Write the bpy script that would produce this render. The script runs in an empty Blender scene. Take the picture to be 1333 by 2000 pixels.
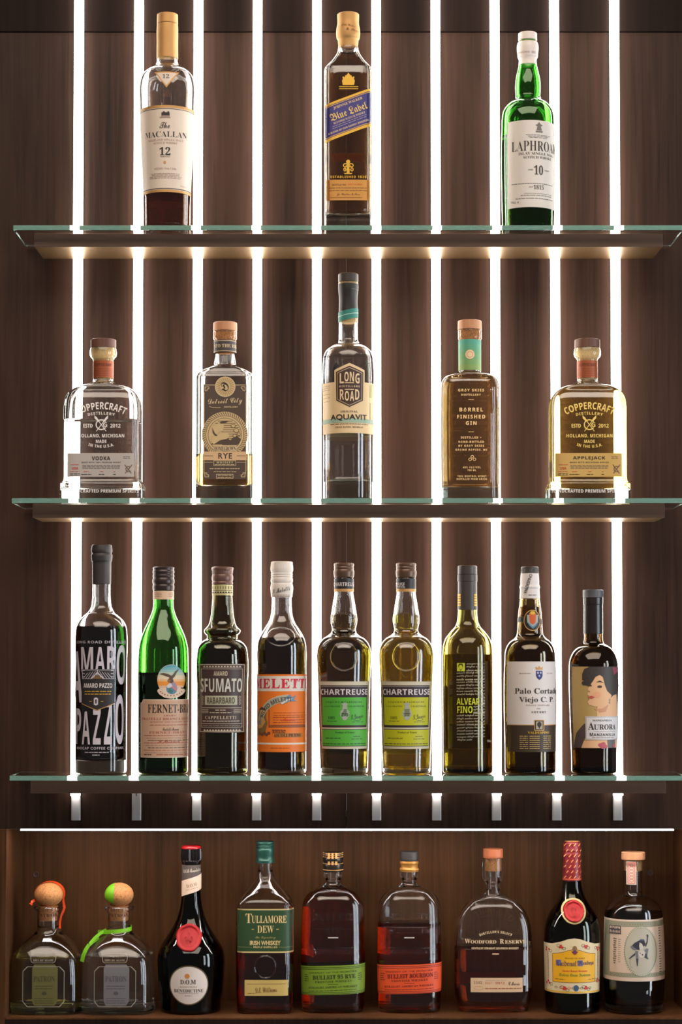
import bpy, bmesh, math, random
from mathutils import Vector

random.seed(7)
SC = bpy.context.scene
COL = SC.collection

# ------------------------------------------------------------------ camera, world, lights, exposure
W, H = 1333.0, 2000.0
CAMD = 3.10            # camera distance from the wall plane (y = 0)
EYE = 1.55             # eye height
FPX = 4101.0           # focal length in pixels of the 1333 x 2000 frame
PITCH = math.radians(2.2)
HORIZON = 1300.0
PY0 = HORIZON - FPX * math.tan(PITCH)

cam = bpy.data.cameras.new('camera')
cam_ob = bpy.data.objects.new('camera', cam)
COL.objects.link(cam_ob)
cam_ob.location = (0, -CAMD, EYE)
cam_ob.rotation_euler = (math.pi / 2 + PITCH, 0, 0)
cam.sensor_fit = 'VERTICAL'
cam.sensor_height = 36.0
cam.lens = FPX / H * 36.0
cam.shift_y = (PY0 - H / 2) / H
cam.clip_start = 0.1
SC.camera = cam_ob

SC.view_settings.view_transform = 'Standard'
SC.view_settings.look = 'None'
SC.view_settings.exposure = 0.0
SC.view_settings.gamma = 1.0
SC.view_settings.use_curve_mapping = False

cy = SC.cycles
cy.max_bounces = 28
cy.transmission_bounces = 26
cy.glossy_bounces = 10
cy.diffuse_bounces = 4
cy.transparent_max_bounces = 16
cy.use_denoising = True
cy.filter_width = 1.8
cy.sample_clamp_indirect = 6.0

world = bpy.data.worlds.new('world')
SC.world = world
world.use_nodes = True
world.node_tree.nodes['Background'].inputs['Color'].default_value = (0.90, 0.84, 0.82, 1)
world.node_tree.nodes['Background'].inputs['Strength'].default_value = 0.11

STRIP_POWER = 13.0     # LED strips on the wall
BAR_POWER = 34.0       # LED bar over the recess


def area_light(name, loc, target, sx, sy, watts, col):
    li = bpy.data.lights.new(name, 'AREA')
    li.shape = 'RECTANGLE'
    li.size, li.size_y = sx, sy
    li.energy = watts
    li.color = col
    o = bpy.data.objects.new(name, li)
    COL.objects.link(o)
    o.location = loc
    o.rotation_euler = (Vector(target) - Vector(loc)).to_track_quat('-Z', 'Y').to_euler()
    return o


# tall window of the room, to the right of the camera, and the room's glowing ceiling panel
area_light('window_light', (2.75, -1.20, 1.45), (0.1, 0, 1.35), 0.42, 2.0, 34, (0.80, 0.90, 1.0))
area_light('window_light', (3.3, -2.75, 1.45), (0.1, 0, 1.35), 0.5, 2.0, 30, (0.84, 0.92, 1.0))
area_light('ceiling_light', (0.0, -2.7, 3.9), (0, -2.7, 0.0), 4.0, 2.2, 150, (1.0, 0.84, 0.70))

# ------------------------------------------------------------------ pixel -> place
CP, SP_ = math.cos(PITCH), math.sin(PITCH)


def ray(px, py):
    v = -(py - PY0)
    return ((px - W / 2), FPX * CP - v * SP_, FPX * SP_ + v * CP)


def at(px, py, Y):
    d = ray(px, py)
    t = (Y + CAMD) / d[1]
    return Vector((d[0] * t, Y, EYE + d[2] * t))


def zat(py, Y):
    return at(W / 2, py, Y).z


def proj(p):
    x, y, z = p[0], p[1] + CAMD, p[2] - EYE
    f = y * CP + z * SP_
    u = -y * SP_ + z * CP
    return W / 2 + FPX * x / f, PY0 - FPX * u / f


def scale_at(py, Y):
    return at(1000, py, Y).x / (1000 - W / 2)


# ------------------------------------------------------------------ materials
def lin(c):
    c = c / 255.0
    return c / 12.92 if c <= 0.04045 else ((c + 0.055) / 1.055) ** 2.4


def rgb(r, g, b):
    return (lin(r), lin(g), lin(b), 1.0)


_MATS = {}


def new_mat(name):
    m = bpy.data.materials.new(name)
    m.use_nodes = True
    return m, m.node_tree, m.node_tree.nodes['Principled BSDF']


def paint(r, g, b, rough=0.55, metal=0.0):
    k = ('paint', r, g, b, rough, metal)
    if k not in _MATS:
        m, nt, p = new_mat('ink_%d_%d_%d' % (r, g, b))
        p.inputs['Base Color'].default_value = rgb(r, g, b)
        p.inputs['Roughness'].default_value = rough
        p.inputs['Metallic'].default_value = metal
        _MATS[k] = m
    return _MATS[k]


def paper(r, g, b):
    """label stock: a faint fibre mottle and a slight sheen"""
    k = ('paper', r, g, b)
    if k not in _MATS:
        m, nt, p = new_mat('paper_%d_%d_%d' % (r, g, b))
        tc = nt.nodes.new('ShaderNodeTexCoord')
        nz = nt.nodes.new('ShaderNodeTexNoise')
        nz.inputs['Scale'].default_value = 900
        mx = nt.nodes.new('ShaderNodeMixRGB')
        c = rgb(r, g, b)
        mx.inputs['Color1'].default_value = (c[0] * .93, c[1] * .93, c[2] * .92, 1)
        mx.inputs['Color2'].default_value = c
        nt.links.new(tc.outputs['Object'], nz.inputs['Vector'])
        nt.links.new(nz.outputs['Fac'], mx.inputs['Fac'])
        nt.links.new(mx.outputs['Color'], p.inputs['Base Color'])
        p.inputs['Roughness'].default_value = 0.5
        _MATS[k] = m
    return _MATS[k]


def wood(name, dark, light, scale=1.0, rough=0.38, grain=(44, 44, 1.3), spec=0.5):
    m, nt, p = new_mat(name)
    tc = nt.nodes.new('ShaderNodeTexCoord')
    mp = nt.nodes.new('ShaderNodeMapping')
    mp.inputs['Scale'].default_value = (grain[0] * scale, grain[1] * scale, grain[2] * scale)
    n1 = nt.nodes.new('ShaderNodeTexNoise')
    n1.inputs['Scale'].default_value = 3.0
    n1.inputs['Detail'].default_value = 8
    n1.inputs['Roughness'].default_value = 0.62
    n1.inputs['Distortion'].default_value = 0.6
    mp2 = nt.nodes.new('ShaderNodeMapping')
    mp2.inputs['Scale'].default_value = (3.2 * scale, 3.2 * scale, 0.7 * scale)
    n2 = nt.nodes.new('ShaderNodeTexNoise')
    n2.inputs['Scale'].default_value = 2.0
    n2.inputs['Detail'].default_value = 3
    add = nt.nodes.new('ShaderNodeMath')
    add.operation = 'MULTIPLY_ADD'
    add.inputs[1].default_value = 0.6
    cr = nt.nodes.new('ShaderNodeValToRGB')
    cr.color_ramp.elements[0].position = 0.58
    cr.color_ramp.elements[0].color = dark
    cr.color_ramp.elements[1].position = 0.94
    cr.color_ramp.elements[1].color = light
    bp = nt.nodes.new('ShaderNodeBump')
    bp.inputs['Strength'].default_value = 0.10
    bp.inputs['Distance'].default_value = 0.0006
    L = nt.links.new
    L(tc.outputs['Object'], mp.inputs['Vector'])
    L(tc.outputs['Object'], mp2.inputs['Vector'])
    L(mp.outputs['Vector'], n1.inputs['Vector'])
    L(mp2.outputs['Vector'], n2.inputs['Vector'])
    L(n1.outputs['Fac'], add.inputs[0])
    L(n2.outputs['Fac'], add.inputs[2])
    L(add.outputs[0], cr.inputs['Fac'])
    L(cr.outputs['Color'], p.inputs['Base Color'])
    L(n1.outputs['Fac'], bp.inputs['Height'])
    L(bp.outputs['Normal'], p.inputs['Normal'])
    p.inputs['Roughness'].default_value = rough
    p.inputs['Specular IOR Level'].default_value = spec
    return m


def cork_mat(name, base, fleck, scale=260):
    m, nt, p = new_mat(name)
    tc = nt.nodes.new('ShaderNodeTexCoord')
    v = nt.nodes.new('ShaderNodeTexNoise')
    v.inputs['Scale'].default_value = scale
    v.inputs['Detail'].default_value = 6
    cr = nt.nodes.new('ShaderNodeValToRGB')
    cr.color_ramp.elements[0].position = 0.36
    cr.color_ramp.elements[0].color = fleck
    cr.color_ramp.elements[1].position = 0.50
    cr.color_ramp.elements[1].color = base
    nt.links.new(tc.outputs['Object'], v.inputs['Vector'])
    nt.links.new(v.outputs['Fac'], cr.inputs['Fac'])
    nt.links.new(cr.outputs['Color'], p.inputs['Base Color'])
    p.inputs['Roughness'].default_value = 0.75
    return m


def emit(name, col, power):
    m = bpy.data.materials.new(name)
    m.use_nodes = True
    nt = m.node_tree
    nt.nodes.clear()
    e = nt.nodes.new('ShaderNodeEmission')
    e.inputs['Color'].default_value = (*col, 1)
    e.inputs['Strength'].default_value = power
    o = nt.nodes.new('ShaderNodeOutputMaterial')
    nt.links.new(e.outputs[0], o.inputs['Surface'])
    return m


def absorb(nt, T, L0=0.07):
    """volume absorption that lets T (rgb) through L0 metres"""
    s = [-math.log(max(t, 1e-5)) / L0 for t in T]
    mxs = max(s)
    va = nt.nodes.new('ShaderNodeVolumeAbsorption')
    va.inputs['Color'].default_value = (1 - s[0] / mxs, 1 - s[1] / mxs, 1 - s[2] / mxs, 1)
    va.inputs['Density'].default_value = mxs
    return va


def glass(name, T=None, L0=0.006, ior=1.5, rough=0.0):
    k = ('glass', name)
    if k in _MATS:
        return _MATS[k]
    m = bpy.data.materials.new(name)
    m.use_nodes = True
    nt = m.node_tree
    nt.nodes.clear()
    g = nt.nodes.new('ShaderNodeBsdfGlass')
    g.inputs['IOR'].default_value = ior
    g.inputs['Roughness'].default_value = rough
    g.inputs['Color'].default_value = (1, 1, 1, 1)
    o = nt.nodes.new('ShaderNodeOutputMaterial')
    nt.links.new(g.outputs[0], o.inputs['Surface'])
    if T:
        va = absorb(nt, T, L0)
        nt.links.new(va.outputs[0], o.inputs['Volume'])
    _MATS[k] = m
    return m


def liquid(name, T):
    return glass(name, T, 0.07, 1.345)


CLEAR = glass('clear_glass', (0.965, 0.975, 0.970))
PLATE = glass('shelf_glass', (0.80, 0.945, 0.88), 0.10, 1.52)
GREEN = glass('green_bottle_glass', (0.10, 0.62, 0.06))
OLIVE = glass('olive_bottle_glass', (0.58, 0.52, 0.16))
DARKGREEN = glass('dark_green_bottle_glass', (0.020, 0.030, 0.016))
BLACKGLASS = glass('brown_black_bottle_glass', (0.16, 0.09, 0.02))
FAINTOLIVE = glass('faint_olive_bottle_glass', (0.80, 0.80, 0.55))

WATERY = liquid('clear_spirit', (0.97, 0.97, 0.965))
WHISKY = liquid('amber_red_whisky', (0.42, 0.09, 0.010))
BLUEW = liquid('brown_whisky', (0.46, 0.24, 0.09))
ISLAY = liquid('gold_whisky', (0.55, 0.30, 0.06))
RYE = liquid('orange_rye', (0.97, 0.46, 0.03))
GIN = liquid('amber_gin', (0.88, 0.58, 0.20))
APPLE = liquid('golden_apple_spirit', (0.97, 0.74, 0.14))
AMARO = liquid('dark_red_amaro', (0.020, 0.0022, 0.0012))
BITTER = liquid('black_bitter', (0.006, 0.003, 0.001))
RHUBARB = liquid('dark_brown_bitter', (0.055, 0.024, 0.005))
BROWN = liquid('red_brown_amaro', (0.045, 0.014, 0.004))
HERBG = liquid('olive_herbal_liqueur', (0.26, 0.17, 0.03))
HERBY = liquid('yellow_herbal_liqueur', (0.97, 0.80, 0.05))
FINO = liquid('pale_sherry', (0.58, 0.46, 0.12))
SHERRY = liquid('brown_sherry', (0.20, 0.06, 0.008))
TEQUILA = liquid('pale_yellow_tequila', (0.80, 0.76, 0.40))
BOURBON = liquid('red_bourbon', (0.46, 0.055, 0.006))
DARKRUM = liquid('dark_brown_spirit', (0.12, 0.03, 0.008))

GOLD = paint(204, 154, 92, 0.5, 0.30)
GOLDINK = paint(232, 182, 60, 0.45, 0.25)
BLACK = paint(34, 31, 30, 0.45)
INK = paint(48, 40, 38, 0.6)
CORK = cork_mat('cork', rgb(206, 142, 84), rgb(160, 100, 54), 560)
PALECORK = cork_mat('pale_cork', rgb(238, 200, 140), rgb(226, 182, 122), 620)
BEECH = wood('pale_wood', rgb(194, 136, 96), rgb(218, 164, 124), 4, 0.5)
WALNUTCAP = wood('brown_wood_stopper', rgb(84, 54, 42), rgb(116, 78, 60), 6, 0.5)


# ------------------------------------------------------------------ mesh helpers
def obj(name, mesh, mats, parent=None):
    o = bpy.data.objects.new(name, mesh)
    COL.objects.link(o)
    for m in (mats if isinstance(mats, (list, tuple)) else [mats]):
        mesh.materials.append(m)
    if parent:
        o.parent = parent
    return o


def mesh_from(name, verts, faces, smooth=True):
    me = bpy.data.meshes.new(name)
    me.from_pydata([tuple(v) for v in verts], [], faces)
    me.polygons.foreach_set('use_smooth', [smooth] * len(me.polygons))
    me.update()
    return me


def boxes(name, bxs, mats, parent=None, bevel=0.0):
    bm = bmesh.new()
    for (x0, x1, y0, y1, z0, z1) in bxs:
        vs = [bm.verts.new(p) for p in ((x0, y0, z0), (x1, y0, z0), (x1, y1, z0), (x0, y1, z0),
                                        (x0, y0, z1), (x1, y0, z1), (x1, y1, z1), (x0, y1, z1))]
        for f in ((0, 3, 2, 1), (4, 5, 6, 7), (0, 1, 5, 4), (1, 2, 6, 5), (2, 3, 7, 6), (3, 0, 4, 7)):
            bm.faces.new([vs[i] for i in f])
    if bevel:
        bmesh.ops.bevel(bm, geom=bm.edges[:], offset=bevel, segments=2, affect='EDGES', profile=0.5)
    me = bpy.data.meshes.new(name)
    bm.to_mesh(me)
    bm.free()
    return obj(name, me, mats, parent)


def structure(o):
    o['kind'] = 'structure'
    return o


def empty(name, loc, label, cat, group=None):
    o = bpy.data.objects.new(name, None)
    COL.objects.link(o)
    o.location = loc
    o.empty_display_size = 0.02
    o['label'] = label
    o['category'] = cat
    if group:
        o['group'] = group
    return o


# ------------------------------------------------------------------ the setting
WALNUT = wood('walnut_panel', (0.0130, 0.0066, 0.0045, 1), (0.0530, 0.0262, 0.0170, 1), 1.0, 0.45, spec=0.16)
WALNUT_TOP = wood('darkened_walnut_panel', (0.010, 0.0058, 0.0045, 1), (0.022, 0.0126, 0.0095, 1), 1.0, 0.6, spec=0.08)
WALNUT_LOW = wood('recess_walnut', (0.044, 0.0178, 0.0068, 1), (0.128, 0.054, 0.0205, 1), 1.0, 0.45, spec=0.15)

Z_JOINT = zat(62, 0)
Z_LIP = zat(1619, 0)
Z_FLOOR = zat(1988, 0)
X_NL = at(12, 1800, 0).x
X_NR = at(1348, 1800, 0).x
X_SEAM = at(677, 1000, 0).x
RD = 0.152   # recess depth
XL, XR = -0.95, 0.95
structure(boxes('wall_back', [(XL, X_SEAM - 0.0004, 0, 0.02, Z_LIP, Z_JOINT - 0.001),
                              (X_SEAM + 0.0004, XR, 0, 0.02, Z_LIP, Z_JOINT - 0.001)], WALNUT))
structure(boxes('trim_1', [(XL, XR, -0.003, 0.02, Z_JOINT, Z_JOINT + 0.35)], WALNUT_TOP))  # upper panel, coloured darker than the wall below it
structure(boxes('trim_2', [(XL, X_NL - 0.0165, 0, 0.02, Z_FLOOR - 0.25, Z_LIP)], WALNUT_TOP))
structure(boxes('trim_3', [(X_NR + 0.0165, XR, 0, 0.02, Z_FLOOR - 0.25, Z_LIP)], WALNUT_TOP))
structure(boxes('trim_4', [(X_NL - 0.0005, X_NR + 0.0005, -0.001, 0.002, Z_FLOOR - 0.25, Z_FLOOR - 0.0022)], WALNUT_TOP))  # dark colour paints in the shadow below the recess floor edge
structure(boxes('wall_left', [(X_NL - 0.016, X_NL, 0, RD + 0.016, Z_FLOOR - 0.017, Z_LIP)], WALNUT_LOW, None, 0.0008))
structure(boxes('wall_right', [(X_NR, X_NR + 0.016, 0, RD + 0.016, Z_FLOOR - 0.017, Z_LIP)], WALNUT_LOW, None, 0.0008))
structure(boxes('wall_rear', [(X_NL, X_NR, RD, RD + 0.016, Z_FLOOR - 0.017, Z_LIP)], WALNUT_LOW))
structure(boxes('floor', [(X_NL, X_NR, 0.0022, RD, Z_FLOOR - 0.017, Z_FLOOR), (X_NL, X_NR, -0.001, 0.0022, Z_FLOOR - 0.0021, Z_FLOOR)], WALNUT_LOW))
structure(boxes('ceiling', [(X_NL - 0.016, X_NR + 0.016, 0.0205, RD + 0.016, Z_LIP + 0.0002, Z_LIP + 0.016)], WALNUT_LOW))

# two capped fixing holes in the recess back
for px, py, lab in ((70, 1708, 'small round screw hole in the recess back above the left cork-ball tequila bottle'),
                    (1271, 1705, 'small round screw hole in the recess back right of the beech-capped bottle')):
    p = at(px, py, RD)
    vs, fs = [], []
    prof = [(0.0048, 0.0), (0.0046, 0.0007), (0.0036, 0.0007), (0.0032, 0.0001), (0.0012, 0.0001), (0.0, 0.0001)]
    NS = 24
    for r, d in prof:
        for k in range(NS):
            a = 2 * math.pi * k / NS
            vs.append((r * math.cos(a), -d - 0.0002, r * math.sin(a)))
    for i in range(len(prof) - 1):
        for k in range(NS):
            fs.append((i * NS + k, i * NS + (k + 1) % NS, (i + 1) * NS + (k + 1) % NS, (i + 1) * NS + k))
    o = obj('screw_hole', mesh_from('screw_hole', vs, fs), [paint(70, 46, 34, 0.5), BLACK])
    for pl in o.data.polygons:
        if pl.index >= 4 * NS:
            pl.material_index = 1
    o.location = p
    o['label'] = lab
    o['category'] = 'screw hole'
    o['group'] = 'screw holes in the recess back'

# ------------------------------------------------------------------ shelves
BRONZE, nt, p = new_mat('bronze_metal')
p.inputs['Base Color'].default_value = (0.36, 0.225, 0.105, 1)
p.inputs['Metallic'].default_value = 1.0
p.inputs['Roughness'].default_value = 0.40
FASCIA = paint(94, 71, 58, 0.5, 0.3)
EDGEM = bpy.data.materials.new('ground_glass_edge')
EDGEM.use_nodes = True
nt = EDGEM.node_tree
nt.nodes.clear()
g1 = nt.nodes.new('ShaderNodeBsdfRefraction')
g1.inputs['IOR'].default_value = 1.02
g1.inputs['Roughness'].default_value = 0.15
g2 = nt.nodes.new('ShaderNodeBsdfDiffuse')
g2.inputs['Color'].default_value = (0.26, 0.50, 0.41, 1)
g3 = nt.nodes.new('ShaderNodeMixShader')
g3.inputs['Fac'].default_value = 0.42
g4 = nt.nodes.new('ShaderNodeOutputMaterial')
nt.links.new(g1.outputs[0], g3.inputs[1])
nt.links.new(g2.outputs[0], g3.inputs[2])
nt.links.new(g3.outputs[0], g4.inputs['Surface'])
GY0, GY1 = -0.125, -0.0105
SHELF_Z = []
for pyf, xl, xr, lab in (
        (440, 40, 1322, 'top glass shelf on a bronze metal rail, holding the three scotch bottles'),
        (973, 38, 1325, 'middle glass shelf on a bronze metal rail, holding the five craft spirit bottles'),
        (1515, 28, 1333, 'lowest glass shelf on a bronze metal rail, holding nine tall liqueur bottles')):
    a, b = at(xl, pyf, GY0), at(xr, pyf, GY0)
    zt = a.z
    SHELF_Z.append(zt)
    cx = (a.x + b.x) / 2
    hl = 0.478
    root = empty('wall_shelf', (cx, 0, zt - 0.026), lab, 'shelf', 'glass shelves')
    g = boxes('glass_plate', [(-hl, hl, GY0, GY1, 0.019, 0.026)], PLATE, root, 0.0006)
    e = boxes('ground_edge', [(-hl, hl, GY0 - 0.0007, GY0 - 0.0001, 0.0192, 0.0258), (-hl - 0.0007, -hl - 0.0001, GY0, GY1, 0.0192, 0.0258),
                              (hl + 0.0001, hl + 0.0007, GY0, GY1, 0.0192, 0.0258)], EDGEM, root)
    e['label'] = 'pale green ground edge of the glass'
    r = boxes('metal_rail', [(-hl + 0.026, hl - 0.026, -0.1005, GY1, 0.0, 0.0187)], BRONZE, root, 0.0005)
    r = boxes('front_fascia', [(-hl + 0.0255, hl - 0.0255, -0.102, -0.1007, -0.0004, 0.0187)], FASCIA, root, 0.0003)
    r['label'] = 'darker brown front face of the rail'

# ------------------------------------------------------------------ LED strips on the wall
LED = emit('led_light', (1.0, 0.93, 0.86), STRIP_POWER)
LEDBAR = emit('led_bar_light', (1.0, 0.90, 0.86), BAR_POWER)
DIFF = paint(184, 180, 178, 0.5)
ALU = paint(196, 196, 198, 0.35, 0.6)
STRIP_X = [(155.5, 149), (272, 268), (388, 385), (503.5, 502), (619.5, 619), (735, 736), (851, 853), (966, 970), (1082, 1088), (1199, 1207)]
STRIP_LAB = [
    'outermost glowing LED strip beside the copper-necked clear vodka, passing behind the tall dark amaro bottle',
    'glowing LED strip just left of the cream-labelled scotch; the one dead at its foot',
    'glowing LED strip left of the rye bottle, passing behind its left edge',
    'glowing LED strip between the rye and aquavit bottles, at the rye bottle\'s edge',
    'glowing LED strip touching the edge of the tall aquavit bottle, on the rye side',
    'glowing LED strip between the tall aquavit and the gin, at the aquavit\'s edge',
    'glowing LED strip between the aquavit and gin, at the gin bottle\'s edge',
    'glowing LED strip between the gin and golden applejack, beside the green-necked scotch bottle',
    'glowing LED strip behind the far edge of the white-labelled green scotch bottle and applejack',
    'outermost glowing LED strip beside the golden applejack, passing behind the portrait-labelled bottle']


def half_round(hw, d, k=8):
    """cross-section of a domed diffuser, from its left wall edge to the right one"""
    pts = [(-hw, 0.0)]
    for i in range(k + 1):
        a = math.pi * (1 - i / k)
        pts.append((hw * math.cos(a) * (0.92 if 0 < i < k else 1), -d * (0.62 + 0.38 * math.sin(a))))
    pts.append((hw, 0.0))
    return pts


def extrude_z(pts, z0, z1):
    n = len(pts)
    vs = [(x, y, z0) for x, y in pts] + [(x, y, z1) for x, y in pts]
    fs = [(i, (i + 1) % n, n + (i + 1) % n, n + i) for i in range(n)]
    fs += [tuple(range(n - 1, -1, -1)), tuple(range(n, 2 * n))]
    return vs, fs


for i, (xt, xb) in enumerate(STRIP_X):
    yb_ = 1602
    top = at(xt, 10, 0)
    bot = at(xb, yb_, 0)
    x = (top.x + bot.x) / 2
    zb = bot.z
    zl = zat(1553 if i != 1 else 1530, 0)
    zt = Z_JOINT + 0.16
    root = empty('led_light_strip', (x, 0, zb), STRIP_LAB[i], 'light strip', 'LED strips on the wall')
    hw = 0.0067
    v, f = extrude_z(half_round(hw, 0.0135), zl - zb, zt - zb)
    v = [(a, b - 0.0035, c) for a, b, c in v]
    obj('lit_diffuser', mesh_from('lit_diffuser', v, f, False), LED, root)
    v, f = extrude_z([(-hw, -0.0002), (-hw, -0.0028), (-hw * .8, -0.0036), (hw * .8, -0.0036), (hw, -0.0028), (hw, -0.0002)], 0.0, zl - zb - 0.0002)
    e = obj('unlit_end', mesh_from('unlit_end', v, f, False), DIFF, root)
    e['label'] = 'unlit white lower end'
    boxes('channel', [(-hw, hw, -0.0034, -0.0032 + 0.003, zl - zb, zt - zb)], ALU, root)
    if i == 1:
        v = [(0.0015 * math.cos(t * .7) + 0.0005, -0.0039, (zl - zb) * 0.62 + 0.0045 * math.sin(t * .7)) for t in range(9)]
        boxes('cable_notch', [(-0.0008, 0.0006, -0.0041, -0.0035, (zl - zb) * 0.66, (zl - zb) * 0.80)], BLACK, root)

xl, xr = at(41, 1622, 0.006).x, at(1316, 1622, 0.006).x
root = empty('led_light_bar', ((xl + xr) / 2, 0.006, Z_LIP - 0.004), 'thin horizontal glowing LED bar under the lip of the lower recess', 'light bar')
hl = (xr - xl) / 2
boxes('lit_diffuser', [(-hl, hl, -0.003, 0.009, 0.0014, 0.0033)], LEDBAR, root)
boxes('housing', [(-hl - 0.02, hl + 0.02, -0.0035, 0.0085, 0.0036, 0.0039)], ALU, root)

# ------------------------------------------------------------------ lettering
STYLES = {'serif': (0x1D400, 0x1D7CE), 'ital': (0x1D468, None), 'script': (0x1D4D0, None), 'frak': (0x1D56C, None),
          'sansb': (0x1D5D4, 0x1D7EC), 'mono': (0x1D670, 0x1D7F6), 'sans': (None, None)}
_TXT = {}


def glyphs(s, style):
    base, dig = STYLES[style]
    o = ''
    for c in s:
        if base and 'A' <= c <= 'Z':
            o += chr(base + ord(c) - 65)
        elif base and 'a' <= c <= 'z':
            o += chr(base + 26 + ord(c) - 97)
        elif dig and '0' <= c <= '9':
            o += chr(dig + ord(c) - 48)
        else:
            o += c
    return o


def text_mesh(s, style, weight=0.0, spacing=1.0, thick=0.0):
    """flat lettering normalised to a unit box: (verts, faces, width / height)"""
    k = (s, style, weight, spacing, thick)
    if k in _TXT:
        return _TXT[k]
    cu = bpy.data.curves.new('lettering', 'FONT')
    cu.body = glyphs(s, style)
    cu.size = 1.0
    cu.offset = weight
    cu.space_character = spacing
    cu.resolution_u = 3
    cu.extrude = thick
    to = bpy.data.objects.new('lettering', cu)
    me = bpy.data.meshes.new_from_object(to)
    vs = [v.co.copy() for v in me.vertices]
    fs = [tuple(pg.vertices) for pg in me.polygons]
    bpy.data.meshes.remove(me)
    bpy.data.objects.remove(to)
    bpy.data.curves.remove(cu)
    if not vs:
        _TXT[k] = ([], [], 1)
        return _TXT[k]
    x0, x1 = min(v.x for v in vs), max(v.x for v in vs)
    y0, y1 = min(v.y for v in vs), max(v.y for v in vs)
    w, h = max(x1 - x0, 1e-6), max(y1 - y0, 1e-6)
    vs = [((v.x - x0) / w - 0.5, (v.y - y0) / h - 0.5, v.z) for v in vs]
    _TXT[k] = (vs, fs, w / h)
    return _TXT[k]


# ------------------------------------------------------------------ bottles
NSEG = 96


def smooth_rows(rows, sub=6):
    """rows (z, r[, 's']) top to bottom -> dense list by Catmull-Rom; 's' keeps a corner"""
    pts = [(float(r[0]), float(r[1])) for r in rows]
    sharp = [len(r) > 2 for r in rows]
    out = []
    n = len(pts)

    def tang(i, side):
        if i == 0 or i == n - 1 or sharp[i]:
            j = i + side
            j = min(max(j, 0), n - 1)
            return ((pts[j][0] - pts[i][0]) * side, (pts[j][1] - pts[i][1]) * side)
        a, b, c = pts[i - 1], pts[i], pts[i + 1]
        la = max(math.hypot(b[0] - a[0], b[1] - a[1]), 1e-9)
        lb = max(math.hypot(c[0] - b[0], c[1] - b[1]), 1e-9)
        d = [((b[k] - a[k]) / la * lb + (c[k] - b[k]) / lb * la) / (la + lb) for k in (0, 1)]
        L = lb if side > 0 else la
        return (d[0] * L, d[1] * L)

    for i in range(n - 1):
        p0, p1 = pts[i], pts[i + 1]
        m0, m1 = tang(i, 1), tang(i + 1, -1)
        for k in range(sub):
            t = k / sub
            h = (2 * t ** 3 - 3 * t ** 2 + 1, t ** 3 - 2 * t ** 2 + t, -2 * t ** 3 + 3 * t ** 2, t ** 3 - t ** 2)
            z = h[0] * p0[0] + h[1] * m0[0] + h[2] * p1[0] + h[3] * m1[0]
            r = h[0] * p0[1] + h[1] * m0[1] + h[2] * p1[1] + h[3] * m1[1]
            out.append((z, r))
    out.append(pts[-1])
    return out


def sgnpow(v, e):
    return math.copysign(abs(v) ** e, v)


def loft(rings, close_top=True, close_bottom=True):
    """rings: (z, a, b, n) superellipse levels; a = 0 closes the end with a fan"""
    vs, fs = [], []
    idx = []
    for (z, a, b, n) in rings:
        if a <= 1e-7:
            idx.append([len(vs)])
            vs.append((0, 0, z))
        else:
            st = len(vs)
            for k in range(NSEG):
                t = 2 * math.pi * (k + 0.5) / NSEG
                vs.append((a * sgnpow(math.cos(t), 2.0 / n), b * sgnpow(math.sin(t), 2.0 / n), z))
            idx.append(list(range(st, st + NSEG)))
    for i in range(len(idx) - 1):
        A, B = idx[i], idx[i + 1]
        for k in range(NSEG):
            k2 = (k + 1) % NSEG
            if len(A) == 1 and len(B) == 1:
                continue
            if len(A) == 1:
                fs.append((A[0], B[k], B[k2]))
            elif len(B) == 1:
                fs.append((A[k], B[0], A[k2]))
            else:
                fs.append((A[k], B[k], B[k2], A[k2]))
    return vs, fs


def fix_normals(me):
    bm = bmesh.new()
    bm.from_mesh(me)
    bmesh.ops.recalc_face_normals(bm, faces=bm.faces[:])
    bm.to_mesh(me)
    bm.free()


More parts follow.
